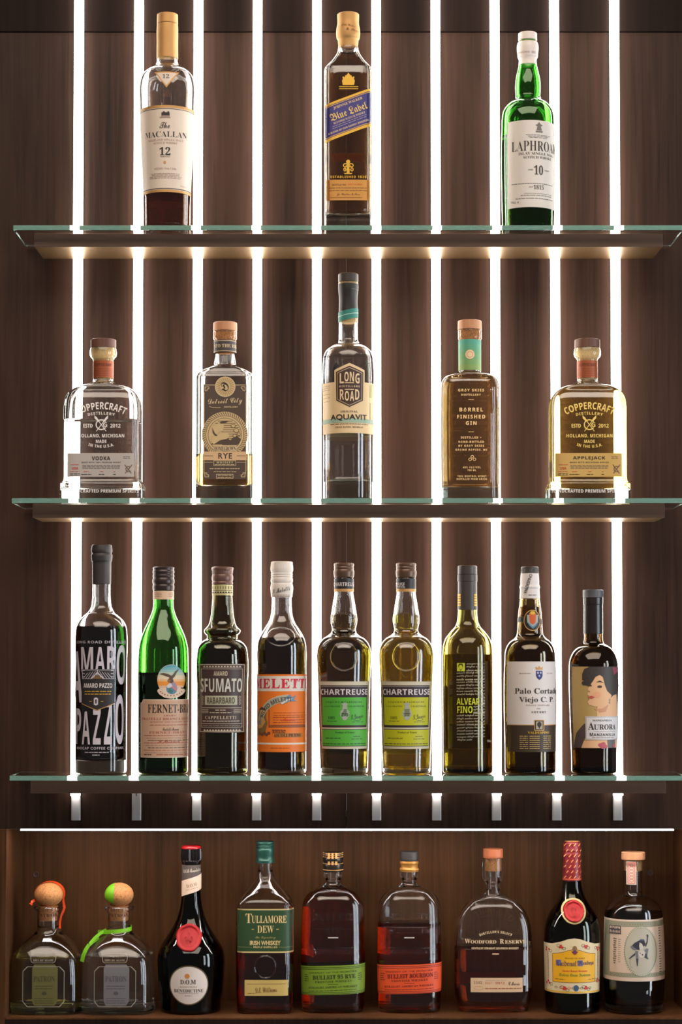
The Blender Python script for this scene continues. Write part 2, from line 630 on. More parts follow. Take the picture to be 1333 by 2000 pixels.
class Bottle:
    def __init__(self, name, label, cat, cx, where, rows, gmat, liq=None, fill=None, n=2.0, d=1.0, neck=None, shoulder=None,
                 t=4.0, tb=9.0, group=None, rot=0.0):
        self.Y, zbase = (-0.060, SHELF_Z[where]) if where < 3 else (0.066, Z_FLOOR)
        zbase += 0.0003
        top = rows[0][0]
        self.pyb = proj((0, self.Y, zbase))[1]
        mid = (top + self.pyb) / 2
        self.cx = cx
        self.X = at(cx, mid, self.Y).x
        self.s = scale_at(mid, self.Y)
        self.zb = zbase
        self.n, self.d = n, d
        self.neck = neck if neck is not None else top
        self.sh = shoulder if shoulder is not None else self.neck + 1
        self.root = empty(name, (self.X, self.Y, zbase), label, cat, group)
        self.root.rotation_euler.z = rot
        s = self.s
        # outer profile, local metres
        zz = lambda py: zat(py, self.Y) - zbase
        self.zz = zz
        self.body = max(r[1] for r in rows)
        last = rows[-1]
        full = list(rows) + [(self.pyb - 5, last[1], 's'), (self.pyb - 1.6, last[1] - 1.3), (self.pyb, last[1] - 5, 's')]
        self.prof = [(zz(py), r * s, py) for py, r in smooth_rows(full)]
        self.prof[-1] = (0.0, self.prof[-1][1], self.pyb)
        rings = []
        for z, r, py in self.prof:
            rings.append((z, r, self.depth(r, py), self.expo(py)))
        self.rings = rings
        tm, tbm = t * s, tb * s
        rn = min(r for z, r, py in self.prof if py <= self.neck + 0.01) - min(tm, 3.2 * s)
        inner = []
        for (z, a, b, e), (z_, r, py) in zip(rings, self.prof):
            if z < tbm + 5 * s:
                break
            if py <= self.neck:
                inner.append((z, rn, rn, 2.0))
            else:
                ia, ib = max(a - tm, rn * 0.9), max(b - tm, rn * 0.9)
                inner.append((z, ia, ib, e))
        z, a, b, e = inner[-1]
        inner += [(tbm + 5 * s, a, b, e), (tbm + 1.6 * s, a - 1.4 * s, b - 1.4 * s, e), (tbm + 0.2 * s, a - 5 * s, b - 5 * s, e), (tbm, 0, 0, 2)]
        self.inner = inner
        outer = rings[:-1] + [(0.0, rings[-1][1], rings[-1][2], rings[-1][3]), (0.0022, rings[-1][1] * 0.75, rings[-1][2] * 0.75, rings[-1][3]), (0.003, 0, 0, 2)]
        allr = inner[::-1] + outer
        vs, fs = loft(allr)
        me = mesh_from('glass_body', vs, fs)
        fix_normals(me)
        self.glass_mat = gmat
        obj('glass_body', me, gmat, self.root)
        if liq:
            zf = zz(fill)
            ov = 0.18 * tm
            lr = []
            for (z, a, b, e) in inner[:-1]:
                if z <= zf:
                    lr.append((z, a + ov, b + ov, e))
            # ring exactly at the level
            prev = None
            for (z, a, b, e) in inner:
                if z <= zf:
                    break
                prev = (z, a, b, e)
            if prev and lr:
                q = inner[len(inner) - 1 - len(lr)]
                u = (zf - lr[0][0]) / max(q[0] - lr[0][0], 1e-9)
                mixv = lambda i, o_: lr[0][i] + (q[i] + o_ - lr[0][i]) * u
                lr.insert(0, (zf, mixv(1, ov), mixv(2, ov), lr[0][3]))
            lr = [(zf, 0, 0, 2)] + lr + [(tbm - 0.25 * s, lr[-1][1] * 0.9, lr[-1][2] * 0.9, lr[-1][3]), (tbm - 0.25 * s, 0, 0, 2)]
            vs, fs = loft(lr)
            me = mesh_from('liquid', vs, fs)
            fix_normals(me)
            obj('liquid', me, liq, self.root)

    def expo(self, py):
        if py <= self.neck:
            return 2.0
        if py >= self.sh:
            return self.n
        u = (py - self.neck) / (self.sh - self.neck)
        return 2.0 + (self.n - 2.0) * u * u * (3 - 2 * u)

    def depth(self, r, py):
        if py <= self.neck:
            return r
        if py >= self.sh:
            return r * self.d
        u = (py - self.neck) / (self.sh - self.neck)
        u = u * u * (3 - 2 * u)
        return r * (1 + (self.d - 1) * u)

    def level(self, z):
        R = self.rings
        if z >= R[0][0]:
            return R[0][1:]
        for i in range(len(R) - 1):
            if R[i][0] >= z >= R[i + 1][0]:
                u = (R[i][0] - z) / max(R[i][0] - R[i + 1][0], 1e-9)
                return tuple(R[i][k] + (R[i + 1][k] - R[i][k]) * u for k in (1, 2, 3))
        return R[-1][1:]

    def turned(self, name, rows, mat, flutes=0, fdepth=0.0, sub=5, frange=None, label=None):
        """a turned solid on the bottle's axis: caps, corks, capsules"""
        pr = smooth_rows(rows, sub)
        s = self.s
        vs, fs = [], []
        n = 96 if not flutes else flutes * 4
        prof = [(pr[0][0], 0.0)] + pr + [(pr[-1][0], 0.0)]
        idx = []
        for py, r in prof:
            z = self.zz(py)
            if r <= 0:
                idx.append([len(vs)])
                vs.append((0, 0, z))
                continue
            st = len(vs)
            for k in range(n):
                a = 2 * math.pi * k / n
                rr = r * s
                if flutes and (frange is None or frange[0] <= py <= frange[1]):
                    rr -= fdepth * s * (0.5 + 0.5 * math.cos(a * flutes))
                vs.append((rr * math.cos(a), rr * math.sin(a), z))
            idx.append(list(range(st, st + n)))
        for i in range(len(idx) - 1):
            A, B = idx[i], idx[i + 1]
            for k in range(n):
                k2 = (k + 1) % n
                if len(A) == 1:
                    fs.append((A[0], B[k], B[k2]))
                elif len(B) == 1:
                    fs.append((A[k], B[0], A[k2]))
                else:
                    fs.append((A[k], B[k], B[k2], A[k2]))
        me = mesh_from(name, vs, fs)
        fix_normals(me)
        me.set_sharp_from_angle(angle=math.radians(38))
        o = obj(name, me, mat, self.root)
        if label:
            o['label'] = label
        return o

    def label(self, name, py, back=False, rfix=None, flat=None, text=None):
        return Label(self, name, py, back, rfix, flat, text)


class Label:
    """print on a bottle's surface, laid out in photo pixels and wrapped round the glass"""

    def __init__(self, B, name, py, back=False, rfix=None, flat=None, text=None):
        self.B, self.name, self.back = B, name, back
        self.rfix = rfix * B.s if rfix else None
        z = B.zz(py)
        a, b, n = B.level(z)
        if self.rfix:
            a = b = self.rfix
            n = 2.0
        for _ in range(2):
            self.Yf = B.Y - b
            z = zat(py, self.Yf) - B.zb
            if not self.rfix:
                a, b, n = B.level(z)
        self.aref = a
        self.round = (n < 2.05 and abs(a - b) < 0.06 * a) if flat is None else not flat
        self.sf = scale_at(py, self.Yf)
        self.X0 = B.X
        # pixel column of the axis at this height in the front plane
        self.pcx = W / 2 + B.X / self.sf
        self.vs, self.fs, self.mi, self.mats = [], [], [], []
        self.lab = text

    def u(self, px):
        x = (px - self.pcx) * self.sf
        if not self.round:
            return x
        q = x / self.aref
        if abs(q) <= 1:
            return self.aref * math.asin(q)
        return math.copysign(self.aref * math.pi / 2 + abs(x) - self.aref, x)

    def z(self, py):
        return zat(py, self.Yf) - self.B.zb

    def surf(self, u, z, off):
        if self.rfix:
            a = b = self.rfix
            n = 2.0
        else:
            a, b, n = self.B.level(z)
        if self.round:
            t = u / self.aref
            r = a + off
            x, y = r * math.sin(t), -r * math.cos(t)
        else:
            q = min(abs(u) / a, 0.995)
            x = u
            y = -(b * (1 - q ** n) ** (1.0 / n) + off)
        if self.back:
            y = -y
        return (x, y, z)

    def add(self, verts2, faces, mat, off, cut=True):
        """verts2: (u, z[, extra offset]) in metres"""
        if not verts2:
            return
        if mat not in self.mats:
            self.mats.append(mat)
        m = self.mats.index(mat)
        bm = bmesh.new()
        bv = [bm.verts.new((v[0], v[2] if len(v) > 2 else 0.0, v[1])) for v in verts2]
        for f in faces:
            try:
                bm.faces.new([bv[i] for i in f])
            except ValueError:
                pass
        if cut:
            us = [v[0] for v in verts2]
            st = (5.0 if self.round else 7.0) * self.sf
            c = math.ceil(min(us) / st) * st
            while c < max(us):
                bmesh.ops.bisect_plane(bm, geom=bm.verts[:] + bm.edges[:] + bm.faces[:], dist=1e-7, plane_co=(c, 0, 0), plane_no=(1, 0, 0))
                c += st
            zs = [v[1] for v in verts2]
            st = 9.0 * self.sf
            if max(zs) - min(zs) > st:
                c = math.ceil(min(zs) / st) * st
                while c < max(zs):
                    bmesh.ops.bisect_plane(bm, geom=bm.verts[:] + bm.edges[:] + bm.faces[:], dist=1e-7, plane_co=(0, 0, c), plane_no=(0, 0, 1))
                    c += st
        bm.verts.index_update()
        b0 = len(self.vs)
        for v in bm.verts:
            self.vs.append(self.surf(v.co.x, v.co.z, off + v.co.y))
        for f in bm.faces:
            self.fs.append([b0 + v.index for v in f.verts])
            self.mi.append(m)
        bm.free()

    def poly(self, pts, mat, layer=1):
        v = [(self.u(x), self.z(y)) for x, y in pts]
        self.add(v, [tuple(range(len(v)))], mat, 0.00022 + 0.00016 * layer)

    def rect(self, x0, y0, x1, y1, mat, layer=1):
        self.poly([(x0, y0), (x1, y0), (x1, y1), (x0, y1)], mat, layer)

    def frame(self, x0, y0, x1, y1, w, mat, layer=2):
        self.rect(x0, y0, x1, y0 + w, mat, layer)
        self.rect(x0, y1 - w, x1, y1, mat, layer)
        self.rect(x0, y0 + w, x0 + w, y1 - w, mat, layer)
        self.rect(x1 - w, y0 + w, x1, y1 - w, mat, layer)

    def ellipse(self, cx, cy, rx, ry, mat, layer=1, n=36, a0=0, a1=360):
        pts = []
        u0, z0 = self.u(cx), self.z(cy)
        full = a1 - a0 >= 360
        for k in range(n if full else n + 1):
            a = math.radians(a0 + (a1 - a0) * k / n)
            pts.append((u0 + rx * self.sf * math.cos(a), z0 + ry * self.sf * math.sin(a)))
        self.add(pts, [tuple(range(len(pts)))], mat, 0.00022 + 0.00016 * layer)

    def oval_slice(self, cx, cy, rx, ry, y0, y1, mat, layer=2):
        """the part of an oval between two heights"""
        r, l = [], []
        for k in range(9):
            y = y0 + (y1 - y0) * k / 8
            h = rx * math.sqrt(max(1 - ((y - cy) / ry) ** 2, 0.0004))
            r.append((cx + h, y))
            l.append((cx - h, y))
        self.poly(r + l[::-1], mat, layer)

    def ring(self, cx, cy, rx, ry, w, mat, layer=2, n=48, a0=0, a1=360, raise_=0.0):
        u0, z0 = self.u(cx), self.z(cy)
        v, f = [], []
        for k in range(n + 1):
            a = math.radians(a0 + (a1 - a0) * k / n)
            for q in (0, w):
                v.append((u0 + (rx - q) * self.sf * math.cos(a), z0 + (ry - q) * self.sf * math.sin(a)))
        for k in range(n):
            f.append((2 * k, 2 * k + 1, 2 * k + 3, 2 * k + 2))
        self.add(v, f, mat, 0.00022 + 0.00016 * layer + raise_)

    def text(self, s, cx, cy, w, h=None, style='sans', mat=None, layer=3, rot=0.0, bend=0.0, weight=0.0, sp=1.0, vert=False, thick=0.0, base=None, arc=None):
        vs, fs, asp = text_mesh(s, style, weight, sp, 0.01 if thick else 0.0)
        if not vs:
            return
        if arc:
            w = arc
        elif self.round and not vert:
            w = (self.u(cx + w / 2) - self.u(cx - w / 2)) / self.sf
        if h is None:
            h = w / asp
        u0, z0 = self.u(cx), self.z(cy)
        cr, sr = math.cos(math.radians(rot)), math.sin(math.radians(rot))
        out = []
        for x, y, q in vs:
            X, Y_ = x * w, y * h
            if bend:
                a = X / bend
                X, Y_ = (bend + Y_) * math.sin(a), (bend + Y_) * math.cos(a) - bend
            X, Y_ = X * cr - Y_ * sr, X * sr + Y_ * cr
            if thick:
                out.append((u0 + X * self.sf, z0 + Y_ * self.sf, thick * (1 if q > 0 else -0.35)))
            else:
                out.append((u0 + X * self.sf, z0 + Y_ * self.sf))
        self.add(out, fs, mat or INK, (0.00022 + 0.00016 * layer) if base is None else base)

    def lines(self, x0, x1, y0, n, dy, mat, h=1.3, gap=0.22, layer=3, center=False, rot=0.0):
        """rows too small to read: short broken strokes"""
        for i in range(n):
            y = y0 + i * dy
            a, b = x0, x1
            if center:
                k = random.uniform(0, 0.18) * (x1 - x0)
                a, b = x0 + k, x1 - k
            x = a
            while x < b - 1:
                L = random.uniform(3, 8)
                e = min(x + L, b)
                sl = math.tan(math.radians(rot))
                mx = (x0 + x1) / 2
                ya, yb = y - (x - mx) * sl, y - (e - mx) * sl
                self.poly([(x, ya - h / 2), (e, yb - h / 2), (e, yb + h / 2), (x, ya + h / 2)], mat, layer)
                x = e + L * gap

    def band(self, y0, y1, mat, slope=0.0, layer=1, n=72):
        """a strip that runs all the way round; slope in pixels of drop across the bottle's width"""
        if mat not in self.mats:
            self.mats.append(mat)
        m = self.mats.index(mat)
        off = 0.00022 + 0.00016 * layer
        st = max(2, int(abs(y1 - y0) / 8) + 1)
        b0 = len(self.vs)
        a_, b_, n_ = self.B.level(self.z((y0 + y1) / 2)) if not self.rfix else (self.rfix, self.rfix, 2.0)
        for j in range(st + 1):
            z = self.z(y0 + (y1 - y0) * j / st)
            for k in range(n):
                t = 2 * math.pi * k / n
                zz = z - slope * self.sf * math.cos(t) * 0.5
                if self.rfix:
                    a = b = self.rfix
                    e = 2.0
                else:
                    a, b, e = self.B.level(zz)
                self.vs.append(((a + off) * sgnpow(math.cos(t), 2 / e), (b + off) * sgnpow(math.sin(t), 2 / e), zz))
        for j in range(st):
            for k in range(n):
                k2 = (k + 1) % n
                self.fs.append([b0 + j * n + k, b0 + j * n + k2, b0 + (j + 1) * n + k2, b0 + (j + 1) * n + k])
                self.mi.append(m)

    def done(self):
        me = mesh_from(self.name, self.vs, self.fs, True)
        o = obj(self.name, me, self.mats, self.B.root)
        me.polygons.foreach_set('material_index', self.mi)
        if self.lab:
            o['label'] = self.lab
        return o


def back_label(B, x0, y0, x1, y1, mat=None):
    L = B.label('back_label', (y0 + y1) / 2, back=True)
    L.rect(x0, y0, x1, y1, mat or paper(214, 190, 150), 1)
    return L.done()


def emboss_ring(B, cx, cy, rx, ry, tube=0.0011, name='embossed_ring'):
    """a raised glass ring moulded into the bottle's front"""
    L = Label(B, name, cy, flat=True)
    u0, z0 = L.u(cx), L.z(cy)
    n, m = 56, 8
    vs, fs = [], []
    for k in range(n):
        a = 2 * math.pi * k / n
        for j in range(m):
            q = 2 * math.pi * j / m
            rr = tube * math.cos(q)
            vs.append(L.surf(u0 + (rx * L.sf + rr) * math.cos(a), z0 + (ry * L.sf + rr) * math.sin(a), tube * math.sin(q) * 0.8 + tube * 0.1))
    for k in range(n):
        for j in range(m):
            fs.append((k * m + j, k * m + (j + 1) % m, ((k + 1) % n) * m + (j + 1) % m, ((k + 1) % n) * m + j))
    me = mesh_from(name, vs, fs)
    fix_normals(me)
    return obj(name, me, B.glass_mat, B.root)


def wax_seal(B, cx, cy, r, mat, ring=None, tag='wax_seal', motif='\u269c'):
    """a pressed wax disc with a raised rim and a stamped motif"""
    L = Label(B, tag, cy, flat=True)
    u0, z0 = L.u(cx), L.z(cy)
    n = 48
    prof = [(1.02, 0.0), (1.04, 0.0020), (0.97, 0.0040), (0.88, 0.0040), (0.80, 0.0020), (0.66, 0.0020)]
    vs, fs = [], []
    for q, hgt in prof:
        for k in range(n):
            a = 2 * math.pi * k / n
            w = 1 + 0.018 * math.sin(a * 5 + 0.7) + 0.012 * math.sin(a * 9)
            vs.append(L.surf(u0 + r * L.sf * q * w * math.cos(a), z0 + r * L.sf * q * w * math.sin(a), hgt))
    rings = 7
    for i in range(1, rings + 1):
        q = 0.66 * (1 - i / (rings + 0.5))
        for k in range(n):
            a = 2 * math.pi * k / n
            hh = 0.0020
            vs.append(L.surf(u0 + r * L.sf * q * math.cos(a), z0 + r * L.sf * q * math.sin(a), hh))
    c = len(vs)
    vs.append(L.surf(u0, z0, 0.0022))
    tot = len(prof) + rings
    for i in range(tot - 1):
        for k in range(n):
            fs.append((i * n + k, i * n + (k + 1) % n, (i + 1) * n + (k + 1) % n, (i + 1) * n + k))
    for k in range(n):
        fs.append(((tot - 1) * n + k, (tot - 1) * n + (k + 1) % n, c))
    me = mesh_from(tag, vs, fs)
    o = obj(tag, me, mat, B.root)
    S = Label(B, 'seal_stamp', cy, flat=True)
    S.text(motif, cx, cy, r * 0.78, r * 0.95, 'sans', mat, thick=0.0012, base=0.0021)
    for k in range(20):
        a = 2 * math.pi * k / 20
        S.ring(cx + r * 0.66 * math.cos(a), cy + r * 0.66 * math.sin(a), r * 0.07, r * 0.07, r * 0.03, mat, 2, n=10, raise_=0.0024)
    S.done()
    if ring:
        R = Label(B, 'seal_ring', cy, flat=True)
        R.ring(cx, cy, r * 1.24, r * 1.24, r * 0.17, ring, 3)
        R.done()
    return o


def ribbon(B, pts, width, mat, name='ribbon', tw=None):
    """a flat band through local points (x, y, z in metres from the bottle's base centre); width along its own side vector"""
    vs, fs = [], []
    n = len(pts)
    for i, q in enumerate(pts):
        a = Vector(pts[max(i - 1, 0)])
        b = Vector(pts[min(i + 1, n - 1)])
        t = (b - a).normalized()
        side = tw[i] if tw else Vector((0, 0, 1))
        side = (side - t * side.dot(t)).normalized()
        nr = t.cross(side).normalized() * 0.00025
        p = Vector(q)
        for sg, k in ((1, 1), (-1, 1), (-1, -1), (1, -1)):
            vs.append(p + side * sg * width / 2 + nr * k)
    for i in range(n - 1):
        for k in range(4):
            fs.append((i * 4 + k, i * 4 + (k + 1) % 4, (i + 1) * 4 + (k + 1) % 4, (i + 1) * 4 + k))
    fs += [(0, 1, 2, 3), tuple((n - 1) * 4 + k for k in (3, 2, 1, 0))]
    me = mesh_from(name, vs, fs)
    fix_normals(me)
    me.set_sharp_from_angle(angle=math.radians(50))
    return obj(name, me, mat, B.root)


# ------------------------------------------------------------------ top shelf
CREAM = paper(232, 214, 196)
WHITEP = paper(226, 218, 208)
PINKGREY = paint(168, 140, 128)

# cream-labelled sherry-cask scotch
B = Bottle('whisky_bottle', 'clear scotch bottle with a large cream label reading 12 and a gold cap', 'whisky bottle', 326.5, 0,
           [(110, 20.2), (124, 21.2), (130, 24.5), (138, 38), (147, 47.5), (158, 52), (168, 53.8), (200, 53.6), (300, 50.4), (375, 46.6), (432, 45.6)],
           CLEAR, WHISKY, 352, neck=124, t=4.5, tb=9)
B.turned('cap', [(28.5, 18.5), (29.5, 20.3, 's'), (47, 20.6, 's'), (48, 19.6, 's')], GOLD)
B.turned('capsule', [(49, 20.4, 's'), (52, 20.6), (86, 20.7), (113, 20.9), (115.5, 20.9, 's')], GOLD)
L = B.label('label', 290)
L.rect(273, 206, 380, 374, CREAM, 0)
for y0, y1, m in ((206, 211, GOLD), (212.4, 213.6, BLACK), (366.5, 368, BLACK), (369, 374, GOLD)):
    L.rect(273, y0, 380, y1, m, 1)
L.rect(316, 220, 331, 227, INK, 2)
L.poly([(313, 229), (318, 226), (330, 226), (333, 231), (313, 231)], PINKGREY, 3)
L.rect(319, 218, 322, 222, INK, 2)
L.rect(327, 218, 330, 222, INK, 2)
L.text('The', 322, 245, 19, 12, 'script', INK)
L.text('MACALLAN', 323.5, 262, 78, 11, 'serif', INK, weight=-0.012)
L.text('HIGHLAND SINGLE MALT', 323.5, 273, 66, 4, 'serif', PINKGREY, weight=-0.01)
L.text('SCOTCH WHISKY', 323.5, 279, 46, 4, 'serif', PINKGREY, weight=-0.01)
L.text('12', 322.5, 295, 21, 15.5, 'serif', INK)
L.text('YEARS OLD', 322.5, 305.5, 19, 2.6, 'sans', INK)
L.ellipse(322, 317, 2.6, 3, GOLD, 2)
L.text('SHERRY OAK CASK', 323, 328.5, 44, 4, 'serif', PINKGREY, weight=-0.012)
L.lines(290, 356, 338, 4, 2.9, PINKGREY, 1.0, center=True)
L.text('750ml', 360, 361, 12, 3, 'sans', PINKGREY)
L.done()
L = B.label('shoulder_label', 152, flat=True)
L.poly([(301, 139), (350, 139), (325.5, 171)], GOLD, 1)
L.poly([(306, 141.8), (345, 141.8), (325.5, 167)], CREAM, 2)
L.text('12', 324, 148.5, 13, 8.5, 'serif', INK, 4, weight=-0.01)
L.done()
back_label(B, 292, 235, 360, 378, paper(214, 150, 96))

# square scotch bottle with a slanted blue label
B = Bottle('whisky_bottle', 'square brown scotch bottle with a slanted blue and gold label', 'whisky bottle', 680.5, 0,
           [(92, 19.3), (98, 20.4), (110, 25), (125, 34), (138, 45, 's'), (145, 46.6, 's'), (220, 46.6), (330, 46), (430, 45.8)],
           CLEAR, BLUEW, 108, n=5.5, d=0.86, neck=96, shoulder=141, t=8, tb=34)
B.turned('cap', [(28, 20), (29.2, 21.3, 's'), (50, 21.4), (55, 22.6), (60, 23.2), (70, 23.2), (76, 22), (78, 20.3, 's'), (94, 19.4), (96, 19.6, 's')], GOLD)
L = B.label('cap_print', 55, rfix=23.2)
L.text('John Walker', 681, 49, 26, 6, 'script', paint(120, 82, 40), rot=-10)
L.text('& Sons', 690, 57, 22, 5, 'script', paint(120, 82, 40), rot=-6)
L.done()
L = B.label('label', 222)
NAVY = paper(66, 60, 132)
sl = -33.0 / 89
yy = lambda x, y: y + (x - 681) * sl
xa, xb = 636, 726
for y0, y1, m, ly in ((187.5, 261.5, NAVY, 0), (187.5, 192, GOLDINK, 1), (193.5, 194.6, GOLDINK, 1), (253.5, 254.6, GOLDINK, 1), (256, 261.5, GOLDINK, 1)):
    L.poly([(xa, yy(xa, y0)), (xb, yy(xb, y0)), (xb, yy(xb, y1)), (xa, yy(xa, y1))], m, ly)
L.text('JOHNNIE WALKER', 680, 201.5, 60, 5.6, 'serif', paint(238, 206, 160), rot=20.3)
L.text('Blue Label', 681.5, 217.5, 76, 15, 'frak', paint(244, 206, 120), rot=20.3)
L.text('BLENDED SCOTCH WHISKY', 683, 230, 66, 4, 'serif', paint(232, 204, 170), rot=20.3)
L.lines(650, 716, 235.5, 2, 4, paint(190, 170, 180), 1.0, rot=20.3)
L.text('A BLEND OF OUR RAREST WHISKIES', 681, 247.5, 84, 3.6, 'sansb', paint(232, 204, 170), rot=20.3)
L.done()
L = B.label('gold_crest', 158)
L.poly([(670, 166), (692, 166), (693.5, 158), (691, 152), (687, 150), (684, 146), (681, 142), (678, 146), (675, 150), (671, 152), (668.5, 158)], GOLDINK, 1)
for k in range(5):
    L.ellipse(671 + k * 5, 151.5 - (2.5 if k in (1, 3) else 0) - (4 if k == 2 else 0), 1.6, 2, GOLDINK, 2)
L.lines(663, 700, 169.5, 2, 4, GOLDINK, 1.2, gap=0.05)
L.done()
L = B.label('gold_monogram', 325)
for (ex, ey, rx, ry) in ((680.5, 316, 4, 4), (676, 323, 5, 4), (685.5, 323, 5, 4), (680.5, 328, 7, 6), (675, 331, 3, 4), (687, 331, 3, 4), (680.5, 336, 3, 3)):
    L.ring(680.5 + (ex - 680.5) * 1.15, ey, rx, ry, 1.7, GOLDINK, 2, n=20)
L.poly([(678, 314), (683, 314), (683, 338), (678, 338)], GOLDINK, 1)
L.poly([(672, 338), (689, 338), (687, 340), (674, 340)], GOLDINK, 1)
L.done()
L = B.label('gold_lettering', 345)
L.text('ESTABLISHED 1820', 681, 345.5, 70, 4.6, 'sansb', GOLDINK, sp=1.25)
L.done()
L = B.label('lower_label', 371)
L.rect(638, 351, 723, 391, paper(214, 150, 66), 0)
BR = paint(120, 80, 34)
L.text('BOTTLE NO.', 663, 361, 28, 3.6, 'serif', BR)
L.text('JW1 01820', 694, 360.5, 28, 4, 'sans', paint(216, 110, 40))
L.lines(643, 718, 367, 2, 5, BR, 0.9)
L.text('Jn Walker & Sons', 681, 380, 46, 5.5, 'script', BR)
L.rect(645, 385.5, 708, 386.5, BR, 1)
L.done()
back_label(B, 650, 285, 711, 302, paper(214, 130, 60))

# green scotch bottle
B = Bottle('whisky_bottle', 'green glass scotch bottle with a big white label reading 10 and a white capsule', 'whisky bottle', 1032, 0,
           [(124, 17.6), (130, 18.3), (141, 21), (155, 23.8), (168, 24.9), (180, 24.7), (189, 24.3), (195, 26.5), (202, 36), (210, 43.5), (219, 48.3), (230, 50.3), (245, 51), (415, 51), (436, 50.6)],
           GREEN, ISLAY, 268, neck=135, t=4.5, tb=8)
WCAP = paint(236, 222, 212, 0.4)
B.turned('cap', [(65, 16.5), (66.2, 18.1, 's'), (79, 18.4, 's'), (80, 17, 's')], WCAP)
B.turned('capsule', [(84, 19.4, 's'), (85, 19.8), (108, 20), (112, 19.6), (115, 18), (126, 17.9), (128, 18.2, 's')], WCAP)
B.turned('neck_plug', [(79.8, 16.8, 's'), (84.4, 16.8, 's')], paint(90, 130, 60, 0.3))
L = B.label('capsule_print', 101, rfix=20)
L.text('LAPHROAIG', 1021, 101, 19, 3.5, 'sans', paint(150, 130, 124))
L.text('1815', 1043, 101, 8, 4.5, 'serif', paint(150, 130, 124))
L.done()
L = B.label('label', 318)
L.rect(994, 234, 1150, 404, WHITEP, 0)
GREY = paint(120, 112, 106)
cxl = 1054.5
L.poly([(1047, 255), (1062, 255), (1061, 258), (1048, 258)], GREY, 2)
L.poly([(1049, 254), (1060, 254), (1058, 246), (1062, 244), (1057, 241), (1054.5, 237), (1052, 241), (1047, 244), (1051, 246)], GREY, 2)
L.lines(1027, 1078, 263, 3, 2.6, GREY, 0.9, center=True)
L.text('LAPHROAIG', 1055.5, 284.5, 110, 20, arc=115, style='serif', mat=INK, weight=-0.012)
L.text('ISLAY SINGLE MALT', 1054, 299.5, 66, 5, 'serif', INK, weight=-0.01)
L.text('SCOTCH WHISKY', 1054, 307, 54, 5, 'serif', INK, weight=-0.01)
L.text('10', 1053, 331.5, 17.5, 18.5, 'serif', INK)
L.text('AGED', 1037, 331.5, 10, 2.6, 'sans', INK)
L.text('YEARS', 1069, 331.5, 10, 2.6, 'sans', INK)
L.lines(1001, 1082, 358, 1, 3, GREY, 1.2)
L.text('1815', 1053.5, 365, 20, 8.5, 'serif', INK, weight=-0.008)
L.text('EST.', 1038, 365, 9, 2.8, 'serif', GREY)
L.rect(1024, 377, 1080, 377.8, GREY, 1)
L.lines(1018, 1080, 381, 1, 5, GREY, 1.0)
L.lines(1008, 1082, 387, 1, 5, GREY, 1.2)
L.text('70cl e', 1006, 393, 15, 4.5, 'sans', GREY)
L.done()

